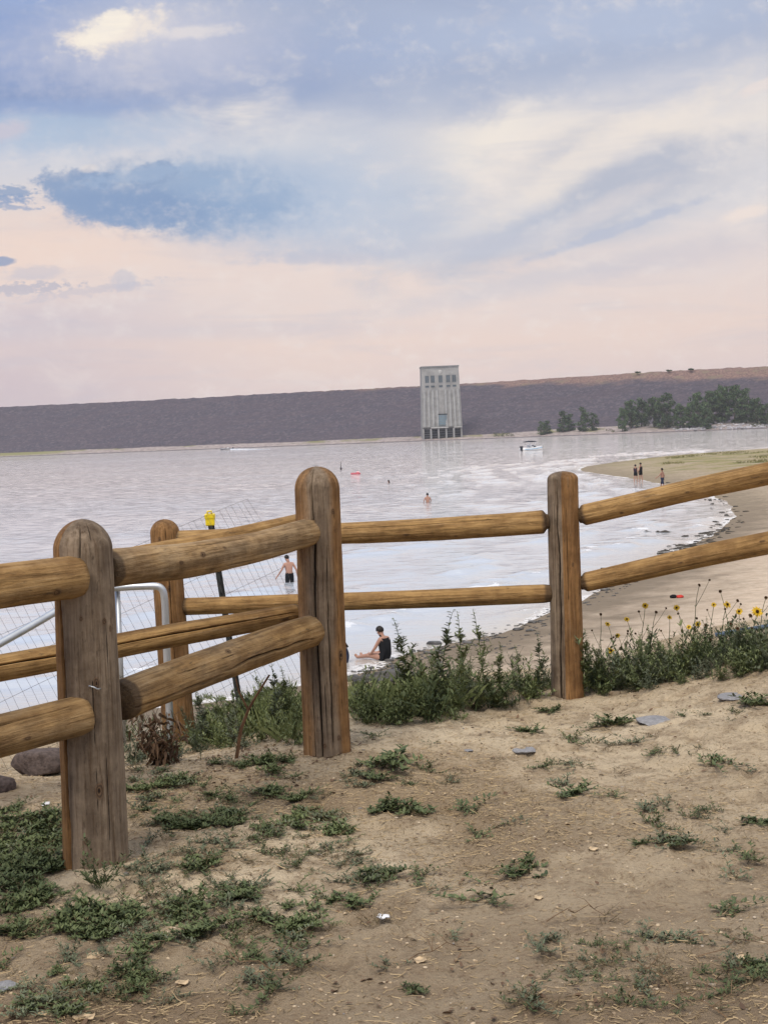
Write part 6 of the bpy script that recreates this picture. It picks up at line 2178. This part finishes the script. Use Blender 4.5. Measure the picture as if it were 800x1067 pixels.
scrap('paper_scrap', 399, 957, 17, 5, M_paper, 'white paper scrap on the straw in the middle of the path', 'litter', 1)
scrap('paper_scrap', 48, 839, 9, 6, M_paper, 'crumpled white wrapper on the sand behind the near post', 'litter', 2)
scrap('dry_leaf', 100, 998, 19, 9, M_tanp, 'tan dead leaf curled in the weed mat under the near post', 'leaf', 3)
scrap('dry_leaf', 437, 1003, 17, 6, M_tanp, 'tan dead leaf lying on the straw below the paper scrap', 'leaf', 4)
scrap('dry_leaf', 88, 1063, 28, 6, M_tanp, 'broad pale leaf at the bottom edge of the path', 'leaf', 5)
scrap('dry_leaf', 190, 1026, 18, 5, M_tanp, 'long pale leaf beside a dark weed clump', 'leaf', 6)
scrap('dry_leaf', 618, 886, 13, 4, M_tanp, 'pale curled leaf alone on the open sand', 'leaf', 7)
scrap('dry_leaf', 561, 937, 11, 4, M_tanp, 'tan leaf next to the bent-stalk weed', 'leaf', 8)
scrap('dry_leaf', 772, 1000, 12, 6, M_tanp, 'pinkish dry leaf by the curved dry runner', 'leaf', 9)
scrap('dry_leaf', 253, 749, 8, 6, M_tanp, 'pale dry leaf caught on the grass before the centre post', 'leaf', 11)
scrap('paper_scrap', 410, 800, 6, 3, M_paper, 'tiny white scrap in the clump at the centre post', 'litter', 10)
# pale board at the bank edge
pa = on_ground(133, 762); pb2 = on_ground(205, 768)
mb = MB(); d = pb2 - pa; L = np.linalg.norm(d); mb.box((0, 0, .018), (L, .07, .03))
o = mb.build('board', plain('bleached_board', (.55, .48, .38), .9, .1, .2, 12)); o.location = (pa + pb2) / 2 + np.array((0, 0, .01)); o.rotation_euler = (0, -math.asin(d[2] / L), math.atan2(d[1], d[0]))
tag(o, 'pale bleached board lying on the bank behind the dead brown weed', 'board')
# blue hose
mb = MB()
hp = [at_y(745, 670, 8.75), at_y(765, 666, 8.72), at_y(785, 660, 8.68), at_y(800, 656, 8.65), at_y(830, 650, 8.6)]
hp = [np.array((q[0], q[1], max(q[2], H1(q[0], q[1]) + .02))) for q in hp]
hl = Vector(hp[0])
mb.tube([Vector(q) - hl for q in smooth_path(hp, 2)], .014, 8)
o = mb.build('garden_hose', plain('blue_hose', (.07, .11, .17), .5, .4, .15, 20), None, True); o.location = hl
tag(o, 'dull blue hose lying in the weeds under the sunflowers', 'hose')
# grass tufts on the spit
V = []; Q = []; rg = np.random.default_rng(31)
for k in range(1500):
    px = rg.uniform(690, 830); py = rg.uniform(472, 497)
    p = at_z(px, py, .5); z = H1(p[0], p[1])
    if z < .3 or fbm(np.array([p[0] * .12]), np.array([p[1] * .12]), 3, 4)[0] < .5: continue
    for j in range(6):
        a = rg.random() * 6.28; L = rg.uniform(.12, .34); b_ = len(V); q = np.array((p[0], p[1], z)) + np.array((rg.normal(0, .25), rg.normal(0, .25), 0))
        V += [q + np.array((-.04, 0, 0)), q + np.array((.04, 0, 0)), q + np.array((math.cos(a) * L * .4, math.sin(a) * L * .4, L))]; Q.append((b_, b_ + 1, b_ + 2))
o = link('spit_grass', mesh_np('spit_grass', np.array(V), np.array(Q), False), None, [leaf_mat('spit_grass', (.11, .12, .05, 1), (.22, .20, .09, 1))])
tag(o, 'sparse yellow-green grass on the flat sand spit', 'grass', kind='stuff')

# ------------------------------------------------------------------ air
HAZE = 0.00012
if HAZE > 0:
    mb = MB(); mb.box((0, 1770, 20), (7200, 3760, 50.0))
    hm = bpy.data.materials.new('haze'); hm.use_nodes = True; T_ = NT(hm.node_tree); T_.n.clear()
    pv = T_.new('ShaderNodeVolumePrincipled'); pv.inputs['Color'].default_value = (.86, .88, .95, 1); pv.inputs['Density'].default_value = HAZE; pv.inputs['Anisotropy'].default_value = .2
    ou = T_.new('ShaderNodeOutputMaterial'); T_.l.new(pv.outputs[0], ou.inputs['Volume'])
    ho = mb.build('haze', hm); tag(ho, 'thin evening haze over the lake', 'haze', kind='stuff')

# ------------------------------------------------------------------ render settings
vs = scene.view_settings
vs.view_transform = 'Standard'; vs.look = 'None'; vs.gamma = 1.0; vs.use_curve_mapping = False
vs.exposure = 0.0
scene.render.engine = 'CYCLES'
scene.cycles.use_denoising = True
scene.cycles.max_bounces = 6
scene.cycles.volume_bounces = 1
